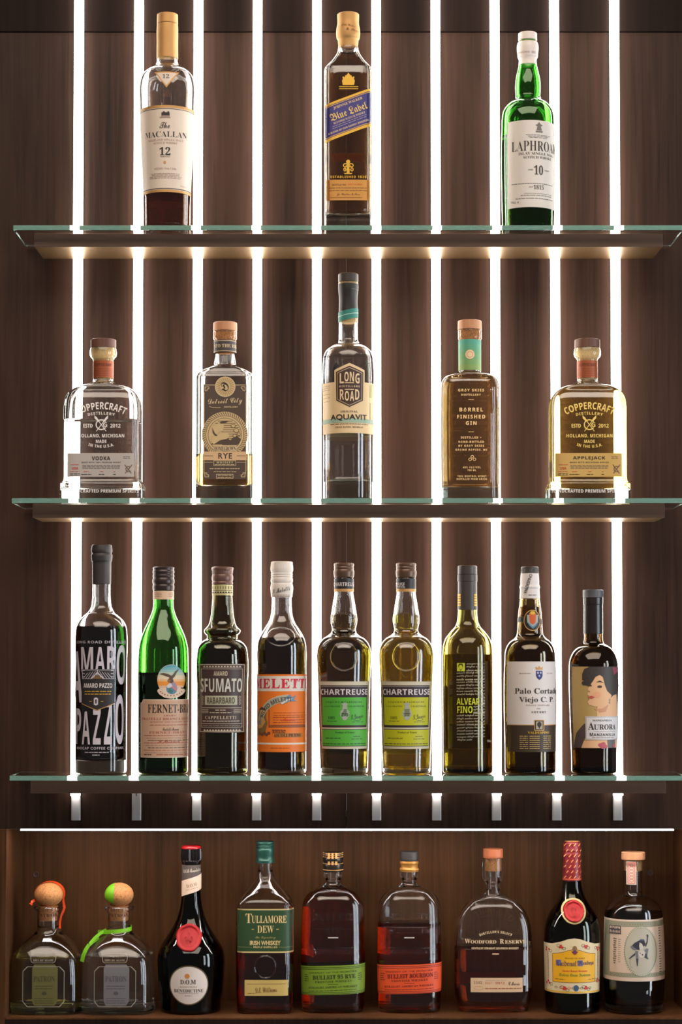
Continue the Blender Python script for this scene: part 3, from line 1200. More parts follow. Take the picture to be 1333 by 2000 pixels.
# ------------------------------------------------------------------ middle shelf
def copper_bottle(cx, dt, label, liq, fill, ink, stock, kind, sub, corkm, name):
    o = cx - 201.5
    B = Bottle(name, label, name.replace('_', ' '), cx, 1,
               [(681, 25, 's'), (683, 25.6), (696, 25.6), (699, 24, 's'), (703, 20.2), (708, 19.7), (736, 19.7), (745, 20.5), (749, 25), (755, 42), (762, 56), (771, 66.5), (781, 71.5), (795, 73.6), (830, 74), (935, 74, 's'), (941, 75), (948, 80.3, 's')],
               CLEAR, liq, fill, n=6.5, d=0.60, neck=745, shoulder=768, t=6.5, tb=22, group='copper-necked bottles')
    B.turned('stopper', [(663.5, 23), (664.5, 24.8, 's'), (680, 24.8, 's'), (680.8, 24, 's')], WALNUTCAP, label='brown wooden stopper')
    B.turned('cork', [(680.6, 16.1, 's'), (742, 16.1, 's'), (743, 15, 's')], corkm)
    L = B.label('neck_label', 720, rfix=19.7)
    L.band(703.5, 737, paint(162, 84, 48, 0.5, 0.3), 0, 1)
    dk = paint(112, 50, 26)
    L.text('COPPERCRAFT', cx, 712, 31, 6, 'sansb', dk, 3)
    for k in range(5):
        L.rect(cx - 24, 719 + k * 3.4, cx + 24, 719.6 + k * 3.4, dk, 2)
    L.done()
    t = cx + dt
    L = B.label('printed_lettering', 830)
    L.text('COPPERCRAFT', t, 792.3, 100, 14, 'sansb', ink, bend=105, sp=1.05)
    L.text('DISTILLERY', t, 807, 53, 5.4, 'sansb', ink, bend=120, sp=1.2)
    for sg in (-1, 1):
        L.poly([(t + sg * 3, 824), (t + sg * 8, 816), (t + sg * 13.5, 811), (t + sg * 13, 817), (t + sg * 8, 822)], ink, 1)
        L.poly([(t + sg * 7.6, 818.5), (t + sg * 8.8, 819), (t - sg * 9, 842.5), (t - sg * 10.2, 842)], ink, 2)
    L.ring(t, 829.5, 11, 10.5, 2.0, ink, 3, a0=35, a1=325)
    L.text('G', t + 7.5, 829.5, 8, 9, 'sansb', ink)
    L.text('X', t, 829.5, 9, 9, 'sans', ink)
    L.text('ESTD', t - 26, 831.5, 18, 7.5, 'sansb', ink)
    L.text('2012', t + 27.5, 831.5, 20, 7.5, 'sansb', ink)
    L.text('HOLLAND, MICHIGAN', t, 851.5, 90, 7.6, 'sansb', ink, sp=1.1)
    L.text('MADE', t, 862, 20.5, 6, 'sansb', ink, sp=1.1)
    L.text('IN THE U.S.A.', t, 872, 50, 5.6, 'sansb', ink, bend=-75, sp=1.1)
    L.done()
    L = B.label('label', 908)
    x0, x1 = t - 66.5, t + 64
    L.rect(x0, 885, x1, 931, stock, 0)
    L.text(kind, t - 0.5, 895, 36 if len(kind) < 6 else 63, 7.6, 'sansb', INK, sp=1.1)
    L.text(sub, t, 903, 76, 2.6, 'sansb', INK, sp=1.3)
    L.lines(t - 37, t + 37, 909, 3, 2.8, paint(112, 98, 90), 0.9)
    RED = paint(196, 70, 50)
    L.text('USA', t - 51, 914.5, 12.5, 4.8, 'sansb', RED)
    L.lines(t - 60, t - 42, 907.5, 1, 3, RED, 0.9)
    L.lines(t - 61, t - 42, 921, 1, 3, RED, 0.9)
    L.lines(t - 61, t - 42, 925, 2, 2.6, INK, 0.9)
    for k, wd in ((-29, 20), (1, 12), (26, 5)):
        L.lines(t + k - wd / 4, t + k + wd / 4, 921, 1, 3, RED, 1.1)
        L.lines(t + k - wd / 2, t + k + wd / 2, 926.5, 1, 3, INK, 1.1)
    L.lines(t + 43, t + 56, 892, 2, 3, paint(112, 98, 90), 0.9)
    g = paint(110, 84, 70)
    L.ring(t + 53, 916, 5.5, 6, 1.4, g, 2, a0=35, a1=325)
    for sg in (-1, 1):
        L.poly([(t + 53 + sg * 6.5, 907), (t + 53 + sg * 7.5, 908), (t + 53 - sg * 5.6, 925), (t + 53 - sg * 6.4, 924)], g, 3)
    L.done()
    L = B.label('embossed_lettering', 959)
    L.text('HANDCRAFTED PREMIUM SPIRITS', cx, 959, 138, 6.5, 'sansb', paint(238, 232, 226, 0.35), sp=1.05, base=0.0006)  # flat whitish paint stands for light caught on the embossed glass
    L.done()
    return B


copper_bottle(201.5, -3.5, 'clear vodka bottle with a grey label and copper neck band', WATERY, 822,
              paint(244, 236, 228, 0.4), paper(186, 176, 168), 'VODKA', 'MADE WITH 100% PREMIUM WHEAT', PALECORK, 'vodka_bottle')
copper_bottle(1148.5, 3.5, 'golden applejack bottle with a tan label and copper neck band', APPLE, 757,
              paint(246, 214, 120, 0.4), paper(206, 166, 92), 'APPLEJACK', 'MADE WITH MICHIGAN APPLES', PALECORK, 'brandy_bottle')

# rye bottle with the engraved label
B = Bottle('whisky_bottle', 'square-shouldered rye bottle with a dark engraved label and a little amber whiskey', 'whisky bottle', 439.7, 1,
           [(648, 23.2, 's'), (662, 23.2, 's'), (665, 21.4), (708, 21.2), (714, 22.6), (718, 28), (724, 39), (732, 52.5, 's'), (739, 56, 's'), (760, 56), (965, 56)],
           CLEAR, RYE, 889, n=9, d=0.60, neck=710, shoulder=734, t=6.5, tb=29)
B.turned('stopper', [(630.5, 22), (631.5, 23.3, 's'), (646.5, 23.4, 's'), (647.5, 22.6, 's')], BEECH, label='pale wooden stopper')
B.turned('cork', [(647.6, 18, 's'), (691, 18, 's'), (693, 16, 's')], CORK)
TANI = paint(206, 178, 128)
CRI = paint(222, 196, 152)
L = B.label('neck_label', 675, rfix=21.3)
L.band(663, 687, paint(70, 62, 62), 0, 1)
L.band(664.5, 665.5, CRI, 0, 2)
L.band(684.5, 685.5, CRI, 0, 2)
L.text('INTO THE RYE', 440, 675, 41.5, 6.5, 'serif', CRI)
L.done()
DK = paper(84, 66, 54)
L = B.label('label', 845)
L.rect(397.5, 750, 482, 936, DK, 0)
L.rect(399, 751.5, 420, 752.6, CRI, 1)
L.rect(460, 751.5, 480.5, 752.6, CRI, 1)
for sx in (0, 1):
    mx = lambda x: x if not sx else 879.5 - x
    for (y, dy) in ((755, 1), (932, -1)):
        for k, (a, b, c, d_) in enumerate(((400, 0, 408.5, 1.1), (400, 0, 401.2, 9), (400, 8, 405, 9), (404, 4, 405, 9), (404, 4, 408.5, 5), (407.5, 0, 408.5, 5))):
            xx = sorted((mx(a), mx(c)))
            y_ = sorted((y + dy * b, y + dy * d_))
            L.rect(xx[0], y_[0], xx[1], y_[1], CRI, 1)
    xx = sorted((mx(398.5), mx(399.4)))
    L.rect(xx[0], 766, xx[1], 925, CRI, 1)
L.ellipse(440, 755.5, 20, 20, TANI, 2)
L.ring(440, 755.5, 20, 20, 1.2, CRI, 3)
for k in range(24):
    a = math.radians(k * 15)
    c, s_ = math.cos(a), math.sin(a)
    L.poly([(440 + 10 * c - .5 * s_, 755.5 + 10 * s_ + .5 * c), (440 + 17.5 * c - .5 * s_, 755.5 + 17.5 * s_ + .5 * c),
            (440 + 17.5 * c + .5 * s_, 755.5 + 17.5 * s_ - .5 * c), (440 + 10 * c + .5 * s_, 755.5 + 10 * s_ - .5 * c)], paint(150, 124, 84), 3)
L.text('D', 439.5, 755.5, 15, 18, 'frak', INK, 4)
L.text('Detroit City', 440, 785, 67, 14.5, 'script', CRI, rot=3)
L.ring(424, 793, 15, 4, 0.9, CRI, 2, a0=180, a1=300)
L.text('DISTILLERY', 451.5, 795, 27, 3, 'sansb', CRI)
L.ellipse(439.5, 849, 45, 45, TANI, 1)
for k in range(60):
    a0, a1 = math.radians(k * 6), math.radians(k * 6 + 4)
    L.poly([(439.5 + 44 * math.cos(a0), 849 + 44 * math.sin(a0)), (439.5 + 44 * math.cos(a0 + .035), 849 + 44 * math.sin(a0 + .035)),
            (439.5 + 38.5 * math.cos(a1 + .035), 849 + 38.5 * math.sin(a1 + .035)), (439.5 + 38.5 * math.cos(a1), 849 + 38.5 * math.sin(a1))], DK, 2)
L.ring(439.5, 849, 37.6, 37.6, 0.9, DK, 2)
L.ring(439.5, 849, 33, 33, 0.8, DK, 2)
for k in range(12):   # engraved sky
    y = 822 + k * 4.2
    hw_ = math.sqrt(max(31 ** 2 - (y - 849) ** 2, 1))
    L.rect(439.5 - hw_ * (0.2 if k > 3 else 0.9), y, 439.5 + hw_, y + 1.1, DK, 2)
L.poly([(412, 868), (466, 868), (471, 858), (462, 850), (450, 860), (440, 852), (428, 862), (418, 864)], DK, 3)
L.poly([(416, 832), (428, 826), (438, 831), (436, 840), (428, 845), (423, 850), (417, 846), (414, 838)], TANI, 4)
L.poly([(412, 862), (416, 852), (426, 848), (440, 844), (450, 850), (444, 857), (430, 860), (418, 868)], TANI, 4)
L.poly([(415, 835), (420, 846), (426, 851), (421, 852), (416, 845)], DK, 5)
L.poly([(428, 826), (436, 822), (448, 822), (440, 826)], DK, 5)
for ex, ey, r_ in ((456, 832, 4.5), (462, 841, 5), (459, 851, 4), (467, 848, 3.5)):
    L.ellipse(ex, ey, r_, r_ * .8, TANI, 4)
    L.ring(ex, ey, r_, r_ * .8, 0.8, DK, 5, n=20)
L.rect(418, 871, 462, 881, CRI, 4)
L.text('HOMEGROWN', 440, 876, 42, 8.4, 'serif', DK, 6)
L.rect(397.5, 882, 482, 899, paint(216, 176, 132), 4)
L.text('RYE', 440.5, 890.5, 27, 11, 'sans', INK, 6, weight=0.012, sp=1.15)
L.rect(399, 890, 417, 890.8, INK, 5)
L.rect(463, 890, 480, 890.8, INK, 5)
L.rect(398, 902.5, 416, 903.3, CRI, 3)
L.rect(463, 902.5, 481, 903.3, CRI, 3)
L.frame(417.5, 899.6, 461.5, 909.5, 0.8, CRI, 3)
L.text('WHISKEY', 439.5, 903.4, 32, 3.6, 'sansb', CRI, 5, sp=1.4)
L.lines(420, 459, 907.4, 1, 3, CRI, 1, layer=5)
L.lines(410, 470, 915.5, 1, 3, CRI, 1.1)
L.lines(418, 462, 921.5, 1, 3, CRI, 1.1)
L.frame(423, 926, 456, 934.5, 0.8, CRI, 3)
L.lines(426, 453, 929, 2, 3.2, CRI, 1, layer=5)
L.done()

# aquavit
B = Bottle('aquavit_bottle', 'tall clear aquavit bottle with a wide cream label and a black stopper, standing mid shelf', 'spirit bottle', 680.7, 1,
           [(552, 19.3, 's'), (567, 19.4, 's'), (571, 18.8), (625, 18.7), (655, 18.8), (666, 19.6), (672, 25), (678, 34.5), (686, 43.5), (696, 47.8), (708, 49.2), (800, 49), (965, 48.8)],
           CLEAR, WATERY, 696, neck=660, t=4.2, tb=38)
B.turned('stopper', [(535, 17.6), (536.4, 19.4, 's'), (551, 19.5, 's'), (552, 18.6, 's')], paint(60, 52, 48, 0.4))
B.turned('cork', [(551.8, 15.2, 's'), (630, 15.2, 's'), (631.5, 14, 's')], PALECORK)
L = B.label('capsule', 580)
L.band(552.5, 606, BLACK, 0, 0)
L.done()
L = B.label('neck_label', 613, rfix=18.9)
TEAL = paint(44, 124, 112)
L.band(604, 623, TEAL, -8, 1)
L.band(612.5, 613.6, paint(190, 214, 200), -8, 2)
L.done()
AQ = paper(236, 206, 158)
L = B.label('label', 790)
L.band(745.5, 845.5, AQ, 0, 0)
L.poly([(683, 709), (711.5, 722), (711.5, 782), (683, 796), (654.5, 782), (654.5, 722)], AQ, 1)
L.poly([(683, 714.5), (709, 726), (709, 781.5), (683, 795), (657.5, 781.5), (657.5, 726)], paint(70, 46, 40), 2)
L.poly([(683, 717.5), (706.8, 728), (706.8, 780), (683, 792), (659.8, 780), (659.8, 728)], paint(226, 200, 160), 3)
L.poly([(683, 718.6), (706, 728.7), (706, 779.4), (683, 791), (660.6, 779.4), (660.6, 728.7)], paint(70, 46, 40), 4)
CR2 = paint(238, 210, 168)
for ch, x_, hh, yc in (('L', 668.7, 20, 739), ('O', 677.5, 19, 736), ('N', 687.5, 19, 736), ('G', 697.7, 20, 739)):
    L.text(ch, x_, yc, 7.8, hh, 'sansb', CR2, 6)
for ch, x_, hh, yc in (('R', 668.8, 20, 770.5), ('O', 678.2, 19, 773.5), ('A', 687.8, 19, 773.5), ('D', 697.6, 20, 770.5)):
    L.text(ch, x_, yc, 7.8, hh, 'sansb', CR2, 6)
L.rect(674, 747, 691.5, 748.6, CR2, 6)
L.text('DISTILLERS', 683, 754.6, 38, 3.4, 'sansb', CR2, 6, sp=1.35)
L.rect(674, 760, 691.5, 761.4, CR2, 6)
L.text('ORIGINAL', 682.5, 803.5, 33, 3.8, 'serif', INK, sp=1.2)
L.band(817, 825.5, paint(160, 184, 160), 0, 2)
L.text('AQUAVIT', 682, 815, 69, 12.6, 'sans', BLACK, 5, weight=0.014)
L.lines(646, 719, 827.8, 1, 3, paint(110, 92, 70), 1.2)
L.text('GRAND RAPIDS, MICHIGAN', 682.5, 834, 54, 3.6, 'serif', INK, sp=1.1)
L.lines(632.5, 646, 752, 3, 4, PINKGREY, 1)
L.lines(633, 645, 768, 3, 7, paint(190, 120, 90), 1)
L.rect(722, 748, 726, 774, paint(176, 178, 120), 2)
L.rect(723, 784, 724, 818, PINKGREY, 2)
L.done()

# barrel-finished gin
B = Bottle('gin_bottle', 'round-shouldered amber gin bottle with a sea-green neck band and small cream lettering', 'spirit bottle', 918.5, 1,
           [(645, 23, 's'), (662, 23.2, 's'), (665, 21.6), (722, 21.4), (727, 22.2), (730, 29), (733, 40), (738, 49), (745, 54), (755, 56.4), (770, 56.8), (968, 56.6)],
           CLEAR, GIN, 727, n=3.6, d=0.66, neck=727, shoulder=745, t=5.5, tb=26)
B.turned('stopper', [(627, 22), (628, 23.2, 's'), (644, 23.4, 's'), (645, 22.6, 's')], BEECH, label='pale wooden stopper')
B.turned('cork', [(644.8, 18, 's'), (700, 18, 's'), (702, 16, 's')], CORK)
L = B.label('neck_label', 692, rfix=21.6)
for k in range(6):
    y = 662 + k * 10
    t = k / 5
    L.band(y, y + 10, paint(int(84 + 50 * t), int(164 + 0 * t), int(140 - 50 * t)), 0, 1)
L.ellipse(918.5, 692, 9, 9, paint(238, 206, 164), 2)
L.ring(918.5, 692, 6, 6, 0.8, paint(206, 150, 110), 3, n=24)
L.done()
G = paint(250, 214, 150, 0.4)
c = 921
L = B.label('printed_lettering', 850)
for s_, y, w, h in (('GRAY SKIES', 762, 51, 5.2), ('DISTILLERY', 770.8, 38, 3.6), ('BARREL', 800, 46, 7.4), ('FINISHED', 813.8, 55, 7.4), ('GIN', 826.4, 21, 7.4),
                    ('DISTILLED +', 854.6, 40, 4), ('HAND-BOTTLED', 862.8, 50, 4), ('BY GRAY SKIES', 870.6, 50, 4), ('GRAND RAPIDS, MI', 878.6, 62, 4.2),
                    ('40% ALC/VOL', 912.8, 35, 3.6), ('750 ML', 918.3, 17, 3.4), ('100% NEUTRAL SPIRIT', 930, 57, 3.6), ('DISTILLED FROM GRAIN', 935.6, 59, 3.6)):
    L.text(s_, c + (1 if y > 880 else 0), y, w, h, 'sansb', G, sp=1.3, weight=0.01)
L.rect(c - 5.5, 780, c + 5.5, 780.9, G, 1)
L.rect(c - 5.5, 843, c + 5.5, 843.9, G, 1)
for dx, dy in ((0, -3), (-4.2, 2), (4.2, 2)):
    L.ring(c + 2 + dx, 895 + dy, 3.2, 3.0, 1.0, G, 2, n=20)
L.done()

# ------------------------------------------------------------------ lowest shelf
CAPBLACK = paint(58, 52, 50, 0.5)
CAPBROWN = paint(96, 72, 56, 0.35, 0.3)

# tall dark amaro with big grey letters
B = Bottle('amaro_bottle', 'tall dark amaro bottle with huge pale grey letters and a matt black capsule', 'liqueur bottle', 198, 2,
           [(1096, 17.6), (1142, 17.8), (1165, 18), (1178, 19), (1187, 21), (1195, 26), (1203, 34.5), (1213, 43.5), (1225, 48.8), (1238, 50.2), (1300, 50), (1495, 50)],
           CLEAR, AMARO, 1224, neck=1165, t=4.5, tb=25)
B.turned('capsule', [(1064, 18), (1065.5, 19.4, 's'), (1080, 19.6), (1080.8, 19, 's'), (1081.6, 19.7), (1096, 19.8, 's'), (1098, 18.6, 's'), (1120, 18.4), (1141, 18.2, 's'), (1141.5, 17.2, 's')], CAPBLACK)
LG = paint(206, 196, 204, 0.5)
L = B.label('printed_lettering', 1360)
L.text('LONG ROAD DISTILLERS', 197, 1254, 90, 5.2, 'sans', LG, sp=1.2, weight=0.008)
for ch, x0, x1, y0, y1 in (('A', 140, 155.5, 1272, 1372), ('M', 157, 181, 1264, 1312), ('A', 186, 204.5, 1264, 1312), ('R', 209, 224.5, 1262, 1314), ('O', 227.5, 240.5, 1260, 1337),
                           ('P', 146, 157, 1384, 1454), ('A', 159.5, 176, 1390, 1454), ('Z', 182, 197, 1384, 1454), ('Z', 203.5, 218, 1366, 1454), ('O', 225, 238.5, 1357, 1454)):
    L.text(ch, (x0 + x1) / 2, (y0 + y1) / 2, x1 - x0, y1 - y0, 'sansb', LG)
L.text('MADCAP COFFEE COMPANY', 195, 1461.5, 88, 5, 'sans', LG, sp=1.2, weight=0.008)
L.lines(166, 214, 1469.5, 1, 3, LG, 1.4)
L.lines(181, 195, 1474.8, 1, 3, LG, 1.6)
L.done()
L = B.label('label', 1345)
L.poly([(159, 1307), (222.5, 1307), (222.5, 1373), (190, 1386.5), (159, 1373)], paper(44, 40, 40), 5)
L.poly([(159, 1373), (190, 1386.5), (222.5, 1373), (222.5, 1374.5), (190, 1388), (159, 1374.5)], GOLD, 6)
for sx in (-1, 1):
    for k in range(6):
        L.poly([(190.5 + sx * (2 + k * 5), 1325), (190.5 + sx * (3 + k * 5), 1325), (190.5 + sx * (k * 5 - 6 if k > 1 else 0), 1309 + k), (190.5 + sx * (k * 5 - 7 if k > 1 else -1), 1309 + k)], LG, 7)
    L.rect(190.5 + sx * 27 - 2, 1309, 190.5 + sx * 27 + 2, 1310.2, LG, 7)
    L.rect(190.5 + sx * 27 - 2, 1315, 190.5 + sx * 27 + 2, 1316.2, LG, 7)
    L.rect(190.5 + sx * 27 - 2, 1321, 190.5 + sx * 27 + 2, 1322.2, LG, 7)
L.frame(160.5, 1308.2, 221, 1326, 0.8, LG, 7)
L.poly([(178, 1325), (190.5, 1312), (203, 1325), (200, 1325), (190.5, 1315), (181, 1325)], LG, 8)
L.poly([(180, 1326), (190.5, 1318), (201, 1326)], paint(120, 90, 56), 8)
L.text('AMARO PAZZO', 190.5, 1339, 54, 9, 'sansb', paint(224, 214, 212), 8)
L.lines(166, 216, 1350.5, 2, 5.2, GOLDINK, 1.5, layer=8)
L.poly([(184, 1364), (188, 1362), (192, 1364), (192, 1376), (188, 1378), (184, 1376)], LG, 8)
L.poly([(186.7, 1366), (189.3, 1366), (189.3, 1374), (186.7, 1374)], BLACK, 9)
L.rect(175, 1369.4, 180, 1370.4, GOLDINK, 8)
L.rect(197, 1369.4, 202, 1370.4, GOLDINK, 8)
L.done()

# green bitter bottle with an eagle roundel
B = Bottle('bitter_bottle', 'bright green bitter bottle with a tan text label and an oval eagle badge', 'liqueur bottle', 319, 2,
           [(1152, 19.2), (1172, 19.6), (1188, 20.6), (1200, 24), (1215, 30.5), (1232, 38), (1250, 44.5), (1268, 48), (1285, 48.8), (1400, 48.6), (1492, 48.2)],
           GREEN, BITTER, 1313, neck=1180, t=4.2, tb=8)
B.turned('cap', [(1107.5, 19.5), (1108.5, 21, 's'), (1113, 20.2), (1117, 21.2), (1121, 20.2), (1126, 21), (1129, 20, 's'), (1131, 20.8), (1140, 20.8), (1142, 20, 's'), (1144, 20.8), (1153, 20.6, 's'), (1154, 19.6, 's')], paint(62, 50, 48, 0.3, 0.3))
L = B.label('neck_label', 1162, rfix=19.9)
L.band(1154, 1170.5, paper(226, 190, 158), 0, 1)
L.lines(302, 316, 1158, 3, 3.4, PINKGREY, 1)
L.lines(329, 338, 1158, 3, 3.4, PINKGREY, 1)
L.done()
L = B.label('label', 1423)
FT = paper(206, 166, 138)
EDGE = paint(232, 214, 196)
L.poly([(279, 1366), (420, 1366), (420, 1480), (273, 1480), (273, 1373), (276, 1372)], EDGE, 0)
L.poly([(279.5, 1367.5), (419, 1367.5), (419, 1478.5), (274.5, 1478.5), (274.5, 1374), (277.5, 1373)], FT, 1)
L.text('FERNET-BRANCA', 347.8, 1384, 119, 17, 'serif', BLACK, weight=-0.004, arc=127)
RD_ = paint(166, 84, 64)
L.text('AMARO', 331, 1397.5, 22, 3, 'serif', RD_, sp=1.3)
L.text('FRATELLI BRANCA DISTILLERIE', 342, 1404, 116, 4.4, 'serif', RD_, weight=-0.008)
L.lines(293, 370, 1410, 2, 6, RD_, 1.0)
L.text('Fratelli Branca', 334, 1424, 30, 6, 'script', INK)
L.text('FERNET-BRANCA', 336, 1430.5, 64, 4.4, 'serif', RD_, weight=-0.008)
for k in range(8):
    L.lines(281 + (k % 3) * 4, 372, 1436.5 + k * 4.8, 1, 4, (RD_, PINKGREY, INK)[k % 3], 1.0)
L.text('F Branca', 331, 1448, 40, 6, 'script', RD_)
L.lines(281, 296, 1474, 1, 3, INK, 1.4)
L.lines(306, 372, 1474, 1, 3, RD_, 1.3)
L.done()
L = B.label('eagle_badge', 1330)
ex, ey = 333.5, 1328
L.ellipse(ex, ey, 26.5, 30, paint(224, 204, 184), 1, n=56)
for y0, y1, m in ((1298.5, 1303, (84, 160, 176)), (1303, 1308, (112, 174, 182)), (1308, 1313, (146, 188, 184)), (1313, 1319, (184, 196, 176)), (1319, 1327, (224, 206, 172)),
                  (1327, 1331, (230, 184, 130)), (1331, 1339, (232, 146, 56)), (1339, 1343, (226, 182, 146))):
    L.oval_slice(ex, ey, 25.8, 29.3, y0, y1, paint(*m), 2)
rb = paint(222, 198, 176)
L.poly([(ex - 24.5, 1346), (ex - 26, 1350), (ex - 22, 1356), (ex - 12, 1362.5), (ex, 1364.5), (ex + 12, 1362.5), (ex + 22, 1356), (ex + 26, 1350), (ex + 24.5, 1346), (ex + 14, 1344), (ex - 14, 1344)], rb, 3)
L.ellipse(ex + 2, 1346, 11, 10, paint(84, 132, 152), 4)
L.poly([(ex - 9, 1340), (ex - 2, 1334), (ex + 6, 1336), (ex + 2, 1342), (ex - 6, 1344)], paint(206, 206, 206), 5)
L.poly([(ex + 2, 1330), (ex + 9, 1335), (ex + 12, 1345), (ex + 10, 1350), (ex + 4, 1342), (ex, 1336)], paint(150, 132, 152), 5)
L.poly([(ex + 2, 1340), (ex + 11, 1347), (ex + 9, 1350), (ex, 1342)], paint(206, 120, 124), 6)
L.poly([(ex - 2, 1345), (ex + 4, 1349), (ex + 2, 1354), (ex - 5, 1350)], paint(60, 112, 108), 6)
EG = paint(92, 66, 52)
L.poly([(ex - 21, 1316), (ex - 14, 1314.5), (ex - 5, 1316.5), (ex + 1, 1320), (ex + 5, 1316), (ex + 8, 1311), (ex + 15, 1306), (ex + 10, 1314), (ex + 7, 1321), (ex + 3, 1325),
        (ex + 5, 1331), (ex + 1, 1335), (ex - 4, 1331), (ex - 6, 1328), (ex - 2, 1323), (ex - 9, 1320.5)], EG, 6)
L.poly([(ex - 5, 1327), (ex, 1328), (ex - 3, 1333), (ex - 6, 1331)], paint(140, 104, 74), 7)
for k in range(9):
    a = math.radians(208 + k * 15.5)
    L.ellipse(ex + 22 * math.cos(a), 1344 - 14.5 * math.sin(a), 1.5, 1.2, RD_, 5, n=8)
L.done()

# dark bitter with a collar ring
B = Bottle('bitter_bottle', 'dark brown bitter bottle with a collar ring on its neck and a brown framed label', 'liqueur bottle', 434.5, 2,
           [(1140, 19), (1163, 19.4), (1188, 21), (1208, 23.6), (1220, 27), (1226, 31.5), (1230, 35), (1234, 35.6), (1238, 33.5), (1242, 30), (1247, 30.2), (1251, 36), (1257, 42.5), (1266, 47.5), (1277, 49.3), (1350, 49.4), (1492, 49.2)],
           FAINTOLIVE, RHUBARB, 1160, neck=1160, t=4.5, tb=8)
B.turned('cap', [(1107.5, 19.6), (1108.5, 21, 's'), (1112, 21.2), (1115, 20.4, 's'), (1119, 20.2), (1122, 19.6, 's'), (1124, 20.2), (1134, 20.2), (1136, 19.5), (1138, 20.3), (1141.5, 20, 's')], paint(112, 82, 72, 0.35, 0.3), flutes=36, fdepth=0.5, frange=(1115, 1122))
L = B.label('neck_label', 1152, rfix=19.7)
GC = paint(206, 192, 138, 0.4, 0.2)
L.band(1142, 1162.5, GC, 0, 1)
for k in range(9):
    x = 414 + k * 5
    L.poly([(x, 1158.5), (x + 2.5, 1154.5), (x + 5, 1158.5)], BLACK, 2)
    L.rect(x + 1, 1144.5, x + 3, 1150.5, paint(120, 110, 70), 2)
L.rect(410, 1152.6, 459, 1153.6, BLACK, 2)
L.done()
SF = paper(70, 52, 48)
SC_ = paint(204, 188, 164)
L = B.label('label', 1363)
L.rect(388, 1296.5, 477, 1431, SF, 0)
L.frame(389.5, 1297.5, 475.5, 1430, 1.1, SC_, 1)
L.frame(393, 1306, 472, 1421, 0.7, SC_, 1)
for k in range(13):
    x = 397 + k * 5.6
    for y, h in ((1303.6, -3.6), (1428, -4)):
        L.poly([(x, y), (x + 2.8, y + h), (x + 5.6, y)], SC_, 2)
L.text('AMARO', 431, 1315.5, 26, 9, 'sansb', SC_)
L.text('SFUMATO', 431.5, 1338.5, 79, 27, 'sansb', paint(206, 204, 190))
L.rect(400, 1359, 463, 1377, paint(178, 176, 150), 1)
L.text('RABARBARO', 431.5, 1368, 53, 12.5, 'sansb', paint(88, 80, 64), 4)
for sx in (-1, 1):
    for k in range(3):
        L.ring(431.5 + sx * 36, 1362 + k * 6, 2.6, 2.6, 0.9, SC_, 2, n=16)
L.rect(394, 1382, 471, 1382.9, SC_, 1)
L.lines(421, 441, 1387, 1, 3, SC_, 1.6)
L.lines(410, 452, 1392, 1, 3, SC_, 1.6)
L.text('CAPPELLETTI', 431, 1401.5, 60, 6.4, 'serif', SC_, sp=1.15)
L.lines(396, 468, 1408.5, 1, 3, SC_, 1.4)
L.rect(394, 1413, 471, 1413.8, SC_, 1)
L.lines(396, 468, 1417.5, 1, 3, paint(150, 136, 120), 1.2)
for k in range(3):
    L.rect(394, 1386 + k * 3, 407, 1386.8 + k * 3, SC_, 1)
    L.rect(456, 1386 + k * 3, 470, 1386.8 + k * 3, SC_, 1)
L.done()

# orange-labelled amaro
B = Bottle('amaro_bottle', 'dark amaro bottle with a bright orange wrap label and white screw cap', 'liqueur bottle', 550.6, 2,
           [(1163, 19.6), (1185, 19.8), (1200, 21.2), (1214, 25.5), (1228, 34), (1240, 41), (1252, 45.8), (1266, 47.8), (1300, 48), (1492, 47.8)],
           CLEAR, BROWN, 1246, neck=1186, t=4.2, tb=8)
WC = paint(222, 212, 202, 0.4)
B.turned('cap', [(1097, 19.4), (1098, 21, 's'), (1117, 21.3), (1119, 20.4, 's'), (1121, 21.3), (1124, 20.5, 's'), (1126, 21.4), (1128, 20.4, 's'), (1130, 21.3), (1137, 21.3), (1139, 20.5, 's'), (1141, 21.2), (1166, 20.7, 's'), (1166.5, 19.6, 's')], WC, flutes=48, fdepth=0.35, frange=(1099, 1117))
L = B.label('cap_print', 1150, rfix=21.7)
L.text('S. Meletti', 549, 1152, 33, 9, 'script', INK, rot=12)
L.lines(533, 566, 1162, 2, 2.6, paint(150, 130, 110), 1)
L.done()
OR = paper(236, 122, 34)
L = B.label('label', 1393)
L.band(1317, 1469, OR, 0, 0)
L.band(1320.5, 1350, paper(226, 216, 204), 0, 1)
L.text('MELETTI', 549.5, 1335, 103, 18.5, 'serif', paint(206, 34, 62), sp=1.12, weight=0.008, arc=134)
L.band(1451, 1454.5, paint(232, 214, 196), 0, 1)
GR = paint(170, 168, 150)
L.ring(562, 1429, 72, 72, 14, paint(214, 196, 160), 2, a0=86, a1=168)
L.ring(562, 1429, 71, 71, 12, GR, 3, a0=86, a1=168)
L.text('SILVIO MELETTI', 532, 1372.7, 76, 8.4, 'sansb', paint(84, 76, 60), 5, bend=63, rot=28, arc=78)
BLU = paint(110, 136, 158)
L.poly([(550, 1371), (558, 1362), (566, 1356), (570, 1362), (578, 1358), (574, 1366), (579, 1370), (566, 1369), (556, 1374)], BLU, 4)
L.poly([(548, 1373), (560, 1366), (572, 1364), (562, 1369), (551, 1376)], paint(206, 206, 196), 5)
FIG = paint(128, 104, 60)
L.poly([(503, 1395), (508, 1386), (516, 1383), (521, 1390), (520, 1402), (523, 1412), (519, 1426), (521, 1436), (503, 1437)], FIG, 2)
L.ellipse(513, 1390, 5, 6, paint(226, 170, 110), 3)
L.poly([(505, 1400), (514, 1398), (519, 1410), (512, 1422), (505, 1424)], paint(206, 150, 80), 3)
